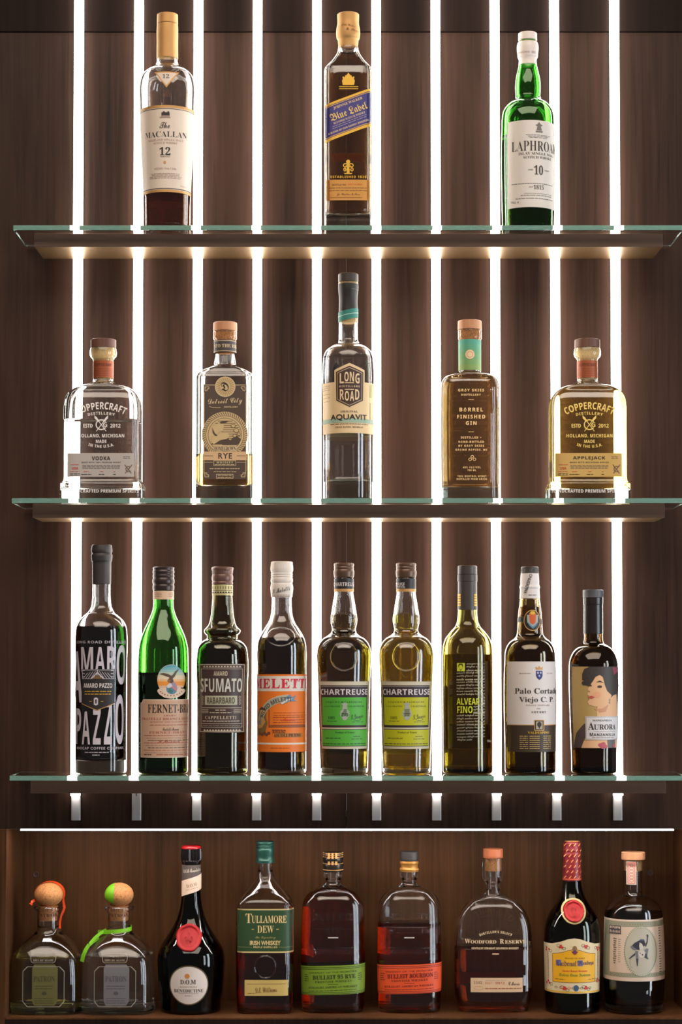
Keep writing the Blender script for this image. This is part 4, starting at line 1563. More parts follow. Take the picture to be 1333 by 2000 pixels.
L.poly([(506, 1386), (512, 1381), (520, 1385), (517, 1388), (510, 1386)], paint(74, 56, 40), 4)
for k in range(5):
    L.ellipse(508 + k * 4.4, 1432 + (k % 2) * 3, 3.4, 2.8, paint(120, 66, 40), 3, n=14)
L.lines(535, 596, 1392, 2, 5, paint(186, 92, 30), 1.2)
L.lines(534, 594, 1401, 4, 5, paint(150, 70, 34), 1.1)
L.text('Amaro', 564, 1405, 26, 6, 'script', paint(206, 60, 30), 5)
L.rect(525, 1386, 527, 1420, paint(150, 80, 40), 2)
L.rect(525, 1416, 596, 1421, paint(150, 84, 40), 2)
L.text('AMARO', 545, 1428.5, 26, 7.5, 'frak', paint(70, 44, 34), 4)
L.rect(537, 1432, 590, 1440, paint(176, 120, 60), 2)
L.text('ASCOLI PICENO', 563, 1436, 50, 6, 'serif', paint(96, 44, 30), 5)
L.lines(530, 566, 1461, 1, 3, paint(170, 80, 30), 1.2)
L.done()
emboss_ring(B, 548.5, 1243, 27, 17.5)


def herbal(cx, label, liq, panel, shade, roll):
    k = cx - 672
    B = Bottle('herbal_liqueur_bottle', label, 'liqueur bottle', cx, 2,
               [(1128, 18), (1152, 18.2), (1160, 18.8), (1178, 21.8), (1194, 24.2), (1206, 25.8), (1215, 25.9), (1223, 24.4), (1229, 23.2), (1234, 24.4), (1240, 30.5), (1247, 40), (1256, 47.2), (1266, 51.3), (1278, 53), (1292, 52.8), (1330, 51), (1420, 48.8), (1480, 47), (1494, 46.4)],
               CLEAR, liq, 1201, neck=1160, t=4.5, tb=9, group='tall herbal liqueur bottles')
    B.turned('cap', [(1100, 18), (1101, 19.4, 's'), (1105, 19.6), (1107, 18.8, 's'), (1109, 19.5), (1112, 18.8, 's'), (1114, 19.6), (1124, 19.7), (1127, 19.2), (1128.4, 18.6, 's')], CAPBROWN)
    L = B.label('neck_label', 1142, rfix=18.7)
    L.band(1129.5, 1150, BLACK, 0, 1)
    L.band(1150, 1155.5, GOLD, 0, 1)
    if roll:
        L.text('CHARTREUSE', cx - 18, 1142, 34, 8.5, 'sansb', paint(214, 206, 204), 4)
        L.rect(cx - 19, 1147.5, cx - 2, 1148.5, paint(200, 190, 190), 2)
    else:
        L.text('CHARTREUSE', cx + 0.5, 1141, 36.5, 7.4, 'sansb', paint(214, 206, 204), 4)
    L.done()
    L = B.label('label', 1397)
    SV = paper(208, 198, 172)
    P = paper(*panel)
    L.poly([(625.5 + k, 1331), (720 + k, 1331), (718.5 + k, 1463), (627.5 + k, 1463)], SV, 0)
    DKB = paint(54, 40, 44)
    L.poly([(627.5 + k, 1338.5), (717.5 + k, 1338.5), (716.5 + k, 1421), (628.5 + k, 1421)], DKB, 1)
    L.rect(628.6 + k, 1340.5, 716.4 + k, 1341.8, paint(150, 140, 130), 2)
    L.text('CHARTREUSE', cx + 0.3, 1351.5, 87, 11.2, 'sansb', paint(222, 212, 214), 5)
    L.rect(630 + k, 1362, 715 + k, 1416.5, P, 2)
    L.rect(629 + k, 1424, 717 + k, 1458, DKB, 1)
    L.rect(629 + k, 1425.5, 717 + k, 1456.6, P, 2)
    T = paint(*shade)
    L.text('LIQUEUR', cx - 19, 1371.5, 33, 3.6, 'serif', T, sp=1.3)
    L.text('FABRIQUEE', cx + 19, 1371.5, 33, 3.6, 'serif', T, sp=1.3)
    L.text('A LA GRANDE', cx - 24, 1379.5, 30, 3, 'serif', T, sp=1.2)
    L.text('CHARTREUSE', cx + 25, 1379.5, 29, 3, 'serif', T, sp=1.2)
    EM = paint(190, 194, 180, 0.35, 0.3)
    L.ellipse(cx + 1.5, 1394, 9, 10, EM, 2)
    L.ellipse(cx + 1.5, 1402, 5, 5, EM, 3)
    L.poly([(cx - 4, 1385), (cx + 7, 1385), (cx + 5, 1378), (cx + 8, 1375), (cx + 1.5, 1372), (cx - 5, 1375), (cx - 2, 1378)], EM, 4)
    L.rect(cx - 5, 1393.4, cx + 8, 1394.4, T, 5)
    L.rect(cx - 4, 1397.4, cx + 7, 1398.4, T, 5)
    L.text('1605', cx - 24.5, 1402, 13, 5.5, 'serif', T, sp=1.0)
    L.lines(cx - 33, cx - 14, 1408.5, 1, 3, T, 1)
    L.text('L. Garnier', cx + 26, 1399, 24, 9, 'script', T, rot=8)
    L.ring(cx + 26, 1405, 8, 3, 0.8, T, 3, n=24)
    L.lines(cx + 15, cx + 38, 1410, 1, 3, T, 0.9)
    L.text('Product of France', cx + 2, 1430.5, 38, 3.6, 'serif', T)
    L.lines(cx - 36, cx - 6, 1442, 1, 3, T, 1.4)
    L.lines(cx + 18, cx + 32, 1438.5, 1, 3, T, 1.2)
    L.lines(cx + 14, cx + 36, 1443.5, 1, 3, T, 1.2)
    L.lines(cx - 42, cx + 43, 1453, 1, 3, T, 1.5)
    L.done()
    emboss_ring(B, cx, 1282.5, 25.5, 27)
    L = B.label('embossed_star', 1282)
    for q in range(7):
        a = math.radians(90 + (q - 3) * 30)
        L.ellipse(cx + 15 * math.cos(a), 1284 - 15 * math.sin(a), 1.6, 1.6, B.glass_mat, 1, n=10)
    back_label(B, cx - 45, 1340, cx + 45, 1475, paper(238, 214, 110))
    return B


herbal(672.3, 'herbal liqueur bottle with a bright green panel label and olive brown liqueur', HERBG, (84, 176, 56), (34, 74, 34), False)
herbal(794, 'herbal liqueur bottle with yellow-green panel label and yellow liqueur', HERBY, (190, 190, 24), (86, 84, 20), True)

# olive sherry bottle covered in white script
B = Bottle('sherry_bottle', 'olive-dark sherry bottle printed all over with fine white script and yellow-green title', 'wine bottle', 914, 2,
           [(1136, 18), (1190, 18.8), (1205, 19.6), (1216, 21.5), (1223, 24.6), (1230, 30.5), (1238, 37), (1248, 43.5), (1260, 47.3), (1275, 48.6), (1300, 48.8), (1492, 48.5)],
           OLIVE, FINO, 1278, neck=1195, t=4.2, tb=9)
CB = paint(66, 60, 54, 0.4)
B.turned('cap', [(1105, 17.4), (1106, 18.7, 's'), (1121.5, 18.8, 's'), (1122.2, 18.2, 's')], CB)
B.turned('capsule', [(1122.4, 19.2, 's'), (1135.5, 19.4, 's'), (1136.5, 18.5, 's'), (1160, 18.7), (1191, 19.4, 's'), (1191.4, 18.4, 's')], CB)
L = B.label('capsule_print', 1170, rfix=19.0)
for sx in (-1, 1):
    for k in range(5):
        L.rect(914 + sx * 15.3 - 2.6, 1160 + k * 5, 914 + sx * 15.3 + 2.6, 1163.5 + k * 5, GOLDINK, 2)
L.done()
WS = paint(214, 206, 176, 0.5)
YG = paint(206, 212, 54, 0.5)
L = B.label('printed_lettering', 1372)
L.rect(893.8, 1295, 908.8, 1311, YG, 1)
L.poly([(898, 1296), (904, 1296), (906, 1300), (904, 1306), (901, 1310), (898, 1306), (896, 1300)], paint(70, 64, 30), 2)
L.ellipse(901, 1303, 3.4, 4.4, YG, 3, n=16)
WORDS = 'manzanillafinoolorosoamontilladopalocortadojerezsolera'
y = 1296.5
row = 0
while y < 1450:
    x0 = 913 if y < 1313 else (894 if not (1361 < y < 1392) else (939 if y < 1378 else 926))
    x1 = 948 if row != 25 else 922
    if x1 - x0 > 6:
        j = (row * 7) % 24
        n_ = max(5, int((x1 - x0) / 2.6))
        seg = (WORDS + WORDS)[j:j + n_]
        s_ = ' '.join(seg[q:q + 6] for q in range(0, len(seg), 6))
        L.text(s_, (x0 + x1) / 2, y, x1 - x0, 4.6, 'script', WS, rot=1)
    y += 5.95
    row += 1
L.text('ALVEAR', 915, 1370, 43.5, 12.5, 'sansb', YG, 5)
L.text('FINO', 908.6, 1386, 29, 13.5, 'sansb', YG, 5)
L.text('75cl', 957, 1448, 8, 4, 'sans', WS)
L.done()
back_label(B, 884, 1415, 950, 1465, paper(226, 190, 60))

# brown sherry with a white label
B = Bottle('sherry_bottle', 'brown sherry bottle with large white label and an oval crest seal on its neck', 'wine bottle', 1036, 2,
           [(1150, 18.4), (1169, 19.4), (1190, 21.8), (1215, 23.9), (1232, 24.9), (1240, 26.2), (1246, 31), (1253, 39), (1262, 45), (1274, 48.6), (1290, 49.5), (1492, 49.6)],
           glass('amber_bottle_glass', (0.66, 0.50, 0.22)), SHERRY, 1185, neck=1170, t=4.2, tb=9)
B.turned('cap', [(1107, 15.8), (1108, 17, 's'), (1119.5, 17.2, 's'), (1120, 16.8, 's')], CB, flutes=40, fdepth=0.5, frange=(1108.5, 1119))
WL = paper(226, 218, 214)
B.turned('capsule', [(1120.2, 17.3, 's'), (1135, 18.4), (1143, 18.8), (1146, 20), (1148, 20), (1150, 19, 's'), (1152, 19), (1168, 19.8), (1169, 19.8, 's'), (1169.4, 18.8, 's')], WL)
L = B.label('capsule_print', 1140, rfix=19.6)
L.text('VALDESPINO', 1032, 1140, 40, 6.2, 'sans', INK, rot=72, vert=True, weight=0.02)
L.lines(1033, 1048, 1162, 1, 3, INK, 1)
L.done()
L = B.label('neck_seal', 1212)
L.band(1206, 1217, paint(120, 90, 40), 5, 0)
L.band(1207, 1216, BLACK, 5, 1)
L.ellipse(1041, 1211.5, 17.5, 20.5, paint(214, 164, 84), 2)
L.ellipse(1041, 1211.5, 16, 19, BLACK, 3)
L.poly([(1030, 1201), (1052, 1201), (1051, 1216), (1041, 1225), (1031, 1216)], paint(170, 170, 160), 4)
L.poly([(1034, 1198), (1048, 1198), (1046, 1216), (1041, 1220), (1036, 1216)], paint(206, 92, 44), 5)
L.poly([(1031, 1214), (1041, 1224), (1051, 1214), (1047, 1222), (1041, 1228), (1035, 1222)], paint(90, 140, 170), 6)
L.ellipse(1041, 1197, 5, 3.5, GOLDINK, 6)
L.done()
L = B.label('label', 1380)
L.rect(993.5, 1292, 1140, 1416, WL, 0)
L.rect(993.5, 1416, 1140, 1469, paper(66, 52, 38), 0)
L.rect(993.5, 1415.4, 1140, 1416.8, GOLD, 1)
NB = paint(44, 56, 120)
kx = 1054.5
L.poly([(kx - 6.5, 1310), (kx + 6.5, 1310), (kx + 6.5, 1320), (kx + 4, 1325), (kx, 1328), (kx - 4, 1325), (kx - 6.5, 1320)], NB, 2)
for dx, dy in ((-2.8, 1314), (2.8, 1314), (0, 1320)):
    L.ellipse(kx + dx, dy, 1.8, 2.2, paint(190, 190, 214), 3, n=14)
L.poly([(kx - 6.5, 1308), (kx - 7.5, 1302), (kx - 3, 1304.5), (kx, 1300), (kx + 3, 1304.5), (kx + 7.5, 1302), (kx + 6.5, 1308)], GOLD, 2)
L.lines(1016, 1038, 1315, 1, 3, PINKGREY, 1)
L.lines(1070, 1083, 1315, 1, 3, PINKGREY, 1)
L.text('Palo Cortado', 1055, 1349.5, 98, 11, 'serif', INK, weight=-0.004, arc=100)
L.text('Viejo C. P.', 1052.5, 1367.5, 72, 13, 'serif', INK, weight=-0.004, arc=76)
L.text('SINGLE VINEYARD', 1053, 1377.5, 46, 2.8, 'serif', PINKGREY, sp=1.2)
L.text('DRY', 1053, 1384, 8, 2.6, 'serif', PINKGREY)
L.text('SHERRY', 1054, 1391, 29, 4.2, 'serif', INK, sp=1.3, weight=-0.01)
L.rect(1044, 1406, 1064, 1427, GOLD, 2)
L.rect(1045.5, 1407.5, 1062.5, 1425.5, paint(40, 42, 36), 3)
L.rect(1047.5, 1409, 1060.5, 1424, paint(176, 170, 140), 4)
L.ellipse(1054, 1415, 4.5, 5, paint(50, 46, 40), 5, n=18)
L.poly([(1050, 1413), (1054, 1424), (1058, 1413)], paint(50, 46, 40), 6)
L.text('VALDESPINO', 1054, 1431, 42, 4.4, 'serif', GOLDINK)
for k in range(7):
    y = 1438 + k * 4
    L.lines(1016, 1032, y, 1, 3, paint(206, 176, 110), 1.2)
    L.lines(1035, 1055, y, 1, 3, paint(206, 176, 110), 1.2, gap=0.1)
    L.lines(1062, 1078, y, 1, 3, paint(206, 176, 110), 1.2)
L.done()

# manzanilla with a portrait label
B = Bottle('sherry_bottle', 'near-black manzanilla bottle with a portrait of a dark-haired woman on its label', 'wine bottle', 1160, 2,
           [(1181, 18.6), (1240, 18.4), (1250, 18.8), (1256, 20.5), (1260, 26), (1265, 33), (1272, 39), (1282, 44), (1294, 47.2), (1310, 47.8), (1400, 46.5), (1492, 44)],
           BLACKGLASS, FINO, 1255, neck=1244, t=4.2, tb=9)
CD = paint(84, 84, 88, 0.4)
B.turned('cap', [(1152, 18.4), (1153, 19.8, 's'), (1167, 20, 's'), (1167.6, 19.3, 's')], CD, flutes=44, fdepth=0.45, frange=(1153.5, 1166.5))
B.turned('capsule', [(1168, 19.4, 's'), (1180, 19.4, 's'), (1181.5, 18.8, 's'), (1205, 18.9), (1238, 18.9, 's'), (1238.5, 18.2, 's')], paint(40, 37, 36, 0.25))
L = B.label('label', 1382)
SKIN = paint(230, 182, 138)
HAIR = paint(62, 54, 50)
L.rect(1122.5, 1302, 1218, 1461, paper(190, 160, 98), 0)
L.poly([(1150, 1302), (1218, 1302), (1218, 1461), (1190, 1461), (1176, 1400), (1180, 1350), (1160, 1320)], paint(96, 84, 72), 1)
# neck, shoulders
L.poly([(1170, 1370), (1190, 1366), (1206, 1352), (1210, 1398), (1218, 1412), (1218, 1461), (1130, 1461), (1138, 1449), (1162, 1440), (1168, 1410), (1166, 1388)], SKIN, 2)
L.poly([(1122.5, 1461), (1128, 1432), (1142, 1414), (1150, 1412), (1144, 1440), (1136, 1461)], paint(84, 70, 66), 3)
# face
L.poly([(1156, 1322), (1172, 1316), (1190, 1330), (1198, 1352), (1190, 1372), (1178, 1380), (1164, 1380), (1152, 1377), (1149, 1371), (1153, 1366), (1149.5, 1362), (1152, 1359), (1149, 1356), (1151, 1350), (1150, 1345), (1156, 1336)], SKIN, 3)
L.poly([(1162, 1384), (1176, 1384), (1190, 1376), (1184, 1390), (1172, 1392)], paint(206, 150, 112), 3)
L.ellipse(1167, 1357, 7, 6, paint(229, 168, 128), 4)
# hair
L.poly([(1140, 1316), (1144, 1306), (1156, 1302), (1196, 1302), (1208, 1310), (1212, 1340), (1207, 1356), (1196, 1358), (1187, 1350), (1182, 1338), (1178, 1322), (1172, 1318), (1164, 1322), (1158, 1332), (1152, 1340), (1145, 1338), (1147, 1330), (1140, 1328)], HAIR, 5)
for k in range(9):
    L.ellipse(1143 + (k % 3) * 5 + k, 1334 - k * 3.4, 4.6, 4, HAIR, 6, n=14)
# features
L.poly([(1165, 1333), (1172, 1329), (1180, 1334), (1172, 1332)], paint(66, 46, 40), 6)
L.ellipse(1172, 1341, 4.5, 2.4, paint(74, 52, 48), 6, n=18)
L.ellipse(1155, 1339, 2.4, 1.6, paint(90, 62, 54), 6, n=14)
L.poly([(1150, 1360.5), (1157, 1359), (1163, 1361.5), (1157, 1364.5), (1151, 1363.5)], paint(190, 90, 74), 6)
L.ellipse(1152.5, 1350.5, 1.6, 1.2, paint(170, 110, 84), 6, n=10)
L.ellipse(1192, 1367, 1.8, 2.2, paint(180, 160, 130), 6, n=12)
L.ellipse(1192, 1372, 1.6, 2.6, paint(180, 160, 130), 6, n=12)
L.poly([(1197, 1304), (1206, 1303), (1208, 1312), (1200, 1318)], paint(150, 60, 84), 6)
for ex, ey in ((1174, 1455), (1180, 1453), (1184, 1458), (1178, 1459), (1203, 1457)):
    L.ellipse(ex, ey, 4.5, 3.6, paint(190, 90, 104), 6, n=14)
L.poly([(1188, 1446), (1205, 1440), (1205, 1461), (1190, 1461)], paint(110, 104, 104), 5)
# title plate
L.rect(1145, 1399, 1212, 1445, paper(226, 222, 222), 7)
L.frame(1146, 1400, 1214, 1444, 0.7, paint(150, 146, 150), 8)
L.text('MANZANILLA', 1178, 1407, 37, 3.4, 'serif', INK, 9)
L.text('A', 1155.5, 1418, 11.5, 14.5, 'serif', INK, 9)
L.text('URORA', 1185, 1420, 42, 10.5, 'serif', INK, 9)
L.rect(1161, 1428.5, 1204, 1429.2, PINKGREY, 9)
L.text('M', 1156, 1434.5, 6.5, 6.4, 'sansb', INK, 9)
L.text('ANZANILLA', 1184, 1435, 42, 5, 'sansb', INK, 9, sp=1.15)
L.lines(1157, 1202, 1440.5, 1, 3, PINKGREY, 1.1, layer=9)
L.done()

# ------------------------------------------------------------------ lower recess
def cork_ball_bottle(cx, label, fill, liq, ccx):
    """squat tequila bottle with a round cork"""
    B = Bottle('tequila_bottle', label, 'tequila bottle', cx, 3,
               [(1769.5, 27.2, 's'), (1772, 29), (1776, 28.4), (1779, 24.6), (1784, 23), (1800, 22.4), (1812, 22.8), (1820, 26), (1829, 36), (1839, 48), (1850, 58), (1862, 65), (1876, 69), (1892, 70.5), (1940, 71.2), (1962, 71)],
               CLEAR, liq, fill, n=3.6, d=0.86, neck=1810, shoulder=1850, t=5.5, tb=13, group='cork-ball tequila bottles')
    prof = []
    for k in range(15):
        a = math.pi * k / 14
        r, y = 27.8 * math.sin(a), 1747.5 - 23.5 * math.cos(a)
        if y > 1769:
            break
        prof.append((y, max(r, 0.6)))
    prof.append((1769.2, 13.5, 's'))
    B.turned('cork_ball', prof, CORK)
    B.turned('cork', [(1769.4, 18.3, 's'), (1796, 18.0, 's'), (1797.5, 16.5, 's')], CORK)
    L = B.label('cork_print', 1787, rfix=18.4)
    L.text('PATRON', B.X / L.sf + W / 2, 1787.5, 33, 6.5, 'serif', paint(110, 66, 36), 2)
    L.done()
    L = B.label('embossed_badge', 1871)
    c = L.pcx - 2
    EMB = glass('embossing_glass', None)
    LT = paint(150, 140, 124, 0.3)
    for a0, a1, ox in ((90, 270, -19), (-90, 90, 19)):
        L.ring(c + ox, 1871.5, 6, 9, 1.0, LT, 2, a0=a0, a1=a1, n=24)
    L.rect(c - 19, 1862.5, c + 19, 1863.4, LT, 2)
    L.rect(c - 19, 1879.6, c + 19, 1880.5, LT, 2)
    L.text('TEQUILA', c, 1867.5, 27, 4.6, 'serif', LT)
    L.text('100% DE AGAVE', c, 1875.5, 40, 4.4, 'serif', LT)
    L.done()
    return B, c


def octagon(B, c, stock, ink, w=41):
    L = B.label('label', 1928)
    pts = lambda q: [(c - w + 9 + q, 1888 + q), (c + w - 9 - q, 1888 + q), (c + w - q, 1897 + q), (c + w - q, 1957 - q), (c + w - 9 - q, 1967 - q), (c - w + 9 + q, 1967 - q), (c - w + q, 1957 - q), (c - w + q, 1897 + q)]
    n = 8
    o_, i_ = pts(0), pts(1.1)
    for k in range(n):
        L.poly([o_[k], o_[(k + 1) % n], i_[(k + 1) % n], i_[k]], paint(150, 146, 134, 0.3), 1)
    L.poly([(c - 18, 1884), (c + 22, 1884), (c + 28, 1892), (c + 28, 1955), (c + 22, 1964), (c - 18, 1964), (c - 22, 1955), (c - 22, 1892)], stock, 1)
    L.text('PATRON', c + 2, 1912, 42, 11, 'serif', ink, 3)
    L.lines(c - 16, c + 20, 1926, 2, 5, ink, 1)
    L.ellipse(c + 2, 1940, 5, 3.4, ink, 3, n=20)
    L.lines(c - 17, c + 21, 1950, 3, 4.4, ink, 1)
    L.done()


B, c = cork_ball_bottle(94.5, 'squat tequila bottle with an orange ribbon over its cork ball and pale yellow tequila', 1868, TEQUILA, 102)
octagon(B, c, paper(96, 92, 50), paint(66, 64, 36))
ORANGE = paint(236, 76, 24, 0.45)
s = B.s
zz = B.zz
rib = []
for k in range(17):   # over the back of the cork and down the right of the neck
    a = math.radians(200 - k * 13.75)
    rib.append((28.6 * s * math.cos(a), 0.012, zz(1747.5) + 24.4 * s * math.sin(a)))
rib += [(27.5 * s, 0.010, zz(1764)), (29.8 * s, 0.006, zz(1770)), (29.6 * s, 0.002, zz(1778)), (25.4 * s, -0.002, zz(1788)), (23.8 * s, -0.006, zz(1800)), (23.9 * s, -0.008, zz(1812))]
ribbon(B, rib, 0.010, ORANGE, 'ribbon', [Vector((0.12, 1, 0.05))] * len(rib))
B2 = [(-26 * s, -0.006, zz(1757)), (-31 * s, -0.010, zz(1760)), (-34.5 * s, -0.012, zz(1762)), (-30 * s, -0.010, zz(1765))]
ribbon(B, B2, 0.004, ORANGE, 'ribbon_end', [Vector((0, .4, 1))] * 4)

B, c = cork_ball_bottle(232.5, 'squat tequila bottle with a lime green ribbon tied round its neck, clear tequila inside', 1862, WATERY, 238)
octagon(B, c, paper(112, 110, 112), paint(80, 80, 84))
LIME = paint(124, 196, 30, 0.5)
s, zz = B.s, B.zz
vs, fs = [], []
NA, NB_ = 12, 30
for lay in (0.0005, 0.0002):      # a broad stripe of ribbon folded over one side of the cork ball
    for i in range(NA + 1):
        al = math.radians(106 + 66 * i / NA)
        for k in range(NB_ + 1):
            be = math.radians(-40 + 250 * k / NB_)
            rx, rz = 27.8 * s + lay, 23.5 * s + lay
            vs.append((rx * math.cos(al), -rx * math.sin(al) * math.cos(be), zz(1747.5) + rz * math.sin(al) * math.sin(be)))
M_ = (NA + 1) * (NB_ + 1)
for i in range(NA):
    for k in range(NB_):
        q = i * (NB_ + 1) + k
        fs += [(q, q + 1, q + NB_ + 2, q + NB_ + 1), (M_ + q, M_ + q + NB_ + 1, M_ + q + NB_ + 2, M_ + q + 1)]
obj('ribbon', mesh_from('ribbon', vs, fs), LIME, B.root)
rib = []
for k in range(25):   # round the neck, dropping to the left
    t = k / 24
    a = math.radians(60 - t * 240)
    rr = (23.6 + 0.6 * t) * s + 0.0006
    rib.append((rr * math.cos(a) * (1 if t < .6 else 1 + (t - .6) * 1.6), -rr * abs(1) * math.sin(math.radians(90 - 0) if False else a + math.pi) if False else rr * math.sin(a) * 1.0, zz(1810 + 10 * t)))
rib += [(-37 * s, -0.014, zz(1829)), (-46 * s, -0.022, zz(1834)), (-53 * s, -0.034, zz(1839))]
ribbon(B, rib, 0.0062, LIME, 'neck_ribbon')
rib = [(-53 * s, -0.034, zz(1838.5)), (-59 * s, -0.036, zz(1848)), (-64 * s, -0.036, zz(1860)), (-67 * s, -0.034, zz(1872))]
ribbon(B, rib, 0.0060, LIME, 'ribbon_tail', [Vector((1, -.3, .3))] * 4)
rib = [(-24 * s, -0.008, zz(1815)), (-34 * s, -0.016, zz(1820)), (-44 * s, -0.026, zz(1828)), (-52 * s, -0.035, zz(1838))]
ribbon(B, rib, 0.0052, LIME, 'ribbon_loop')

# dark herbal bottle with a red seal
B = Bottle('herbal_liqueur_bottle', 'black-green bell-shaped liqueur bottle with a round white label and a plain red wax seal', 'liqueur bottle', 373.5, 3,
           [(1688, 17), (1720, 17.6), (1750, 19), (1768, 21.2), (1784, 25), (1800, 31), (1816, 39.5), (1832, 50), (1846, 58.5), (1858, 63.5), (1870, 65.3), (1890, 65), (1930, 62.5), (1962, 58)],
           DARKGREEN, DARKRUM, 1760, neck=1725, t=4.5, tb=10)
RED = paint(160, 16, 22, 0.3)
B.turned('wax_top', [(1651, 15), (1652, 18, 's'), (1655, 19.2), (1657, 19.2, 's'), (1657.6, 18, 's')], RED)
B.turned('foil_crown', [(1657.4, 19.4, 's'), (1666, 20.3), (1678, 20.2), (1686, 18.6), (1690.5, 17.4, 's')], paint(26, 22, 21, 0.16, 0.3), flutes=16, fdepth=3.0, frange=(1657, 1680))
L = B.label('neck_label', 1705, rfix=17.9)
L.band(1690, 1722, paint(88, 78, 72), 0, 1)
L.text('D.O.M Benedictine', 377, 1700, 30, 7, 'script', paint(222, 206, 186), 3, rot=6)
L.done()
L = B.label('neck_sash', 1728, rfix=18.9)
L.poly([(355, 1722), (394.5, 1705), (394.5, 1735), (355, 1752)], paper(234, 206, 180), 3)
L.text('D.O.M', 374.5, 1729, 19, 6.5, 'serif', paint(150, 110, 80), 5, rot=14)
L.lines(364, 386, 1736, 1, 3, paint(180, 140, 110), 0.9, layer=5, rot=14)
L.done()
wax_seal(B, 369, 1831, 24.5, paint(168, 10, 16, 0.6))
L = B.label('label', 1925)
L.ellipse(368.5, 1925, 40.5, 39, paint(92, 78, 50), 0, n=64)
L.ellipse(368.5, 1925, 38, 36.6, paper(226, 214, 206), 1, n=64)
L.ellipse(366, 1906.5, 5, 5, paint(206, 134, 60), 3, n=8)
L.text('D.O.M', 367.5, 1918, 30, 8.8, 'serif', INK)
L.text('LIQUEUR D FRANCE', 367.5, 1928, 35, 3, 'serif', PINKGREY)
L.text('BENEDICTINE', 368.5, 1935.5, 57, 6.4, 'serif', INK, weight=-0.006)
L.rect(349, 1940.5, 388, 1941.2, PINKGREY, 2)
L.lines(361, 376, 1945, 1, 3, PINKGREY, 1)
L.done()

# green-labelled irish whiskey
B = Bottle('whisky_bottle', 'square irish whiskey bottle with a dark green label and green metal screw cap', 'whisky bottle', 518.3, 3,
           [(1683, 14.6), (1692, 14.2), (1703, 15.2), (1713, 18), (1724, 25), (1737, 36), (1750, 47.5), (1758, 52.5), (1766, 54.8), (1780, 55.2), (1950, 55), (1964, 54.4)],
           CLEAR, BOURBON, 1806, n=5, d=0.86, neck=1700, shoulder=1755, t=5.5, tb=7)
GCAP = paint(28, 70, 58, 0.35, 0.4)
B.turned('cap', [(1643, 16), (1644, 17.2, 's'), (1647, 17.4), (1648.5, 16.6, 's'), (1650, 17.5), (1651.5, 16.8, 's'), (1653, 17.6), (1656, 17), (1658, 17.6), (1678, 17.8), (1679.5, 18.6, 's'), (1684.5, 18.8, 's'), (1685, 17, 's')], GCAP)
L = B.label('label', 1818)
L.rect(463.4, 1775.5, 573.4, 1861, paint(206, 186, 130), 0)
L.rect(463.4, 1778, 573.4, 1858, paper(44, 74, 40), 1)
GT = paint(232, 204, 140)
L.text('T', 486, 1793.5, 12, 18, 'serif', GT, 4, weight=-0.004)
L.text('ULLAMORE', 526, 1795.5, 68, 14.5, 'serif', GT, 4, weight=-0.004)
L.text('DEW', 519, 1815, 32, 14, 'serif', GT, 4, weight=-0.004)
L.lines(492, 498, 1815, 1, 3, GT, 1)
L.lines(540, 547, 1815, 1, 3, GT, 1)
L.text('The Legendary', 518.5, 1831.5, 40, 6, 'script', paint(176, 160, 96), 4)
L.text('IRISH WHISKEY', 518.5, 1841.5, 60, 8.6, 'sans', GT, 4, weight=0.02)
L.text('TRIPLE DISTILLED', 518.5, 1850, 47, 3.4, 'sansb', GT, 4, sp=1.1)
L.rect(464, 1849.6, 493, 1850.4, paint(130, 130, 90), 3)
L.rect(544, 1849.6, 573, 1850.4, paint(130, 130, 90), 3)
L.done()
L = B.label('lower_label', 1929)
L.rect(478, 1914, 563, 1945, paper(204, 178, 104), 0)
L.rect(482, 1921.5, 559, 1922.2, BR, 1)
L.text('D.E. Williams', 520, 1933, 42, 11, 'script', paint(110, 70, 40), rot=4)
L.lines(484, 498, 1940, 1, 3, BR, 0.9)
L.done()
emboss_ring(B, 518.5, 1888, 21, 21.5)


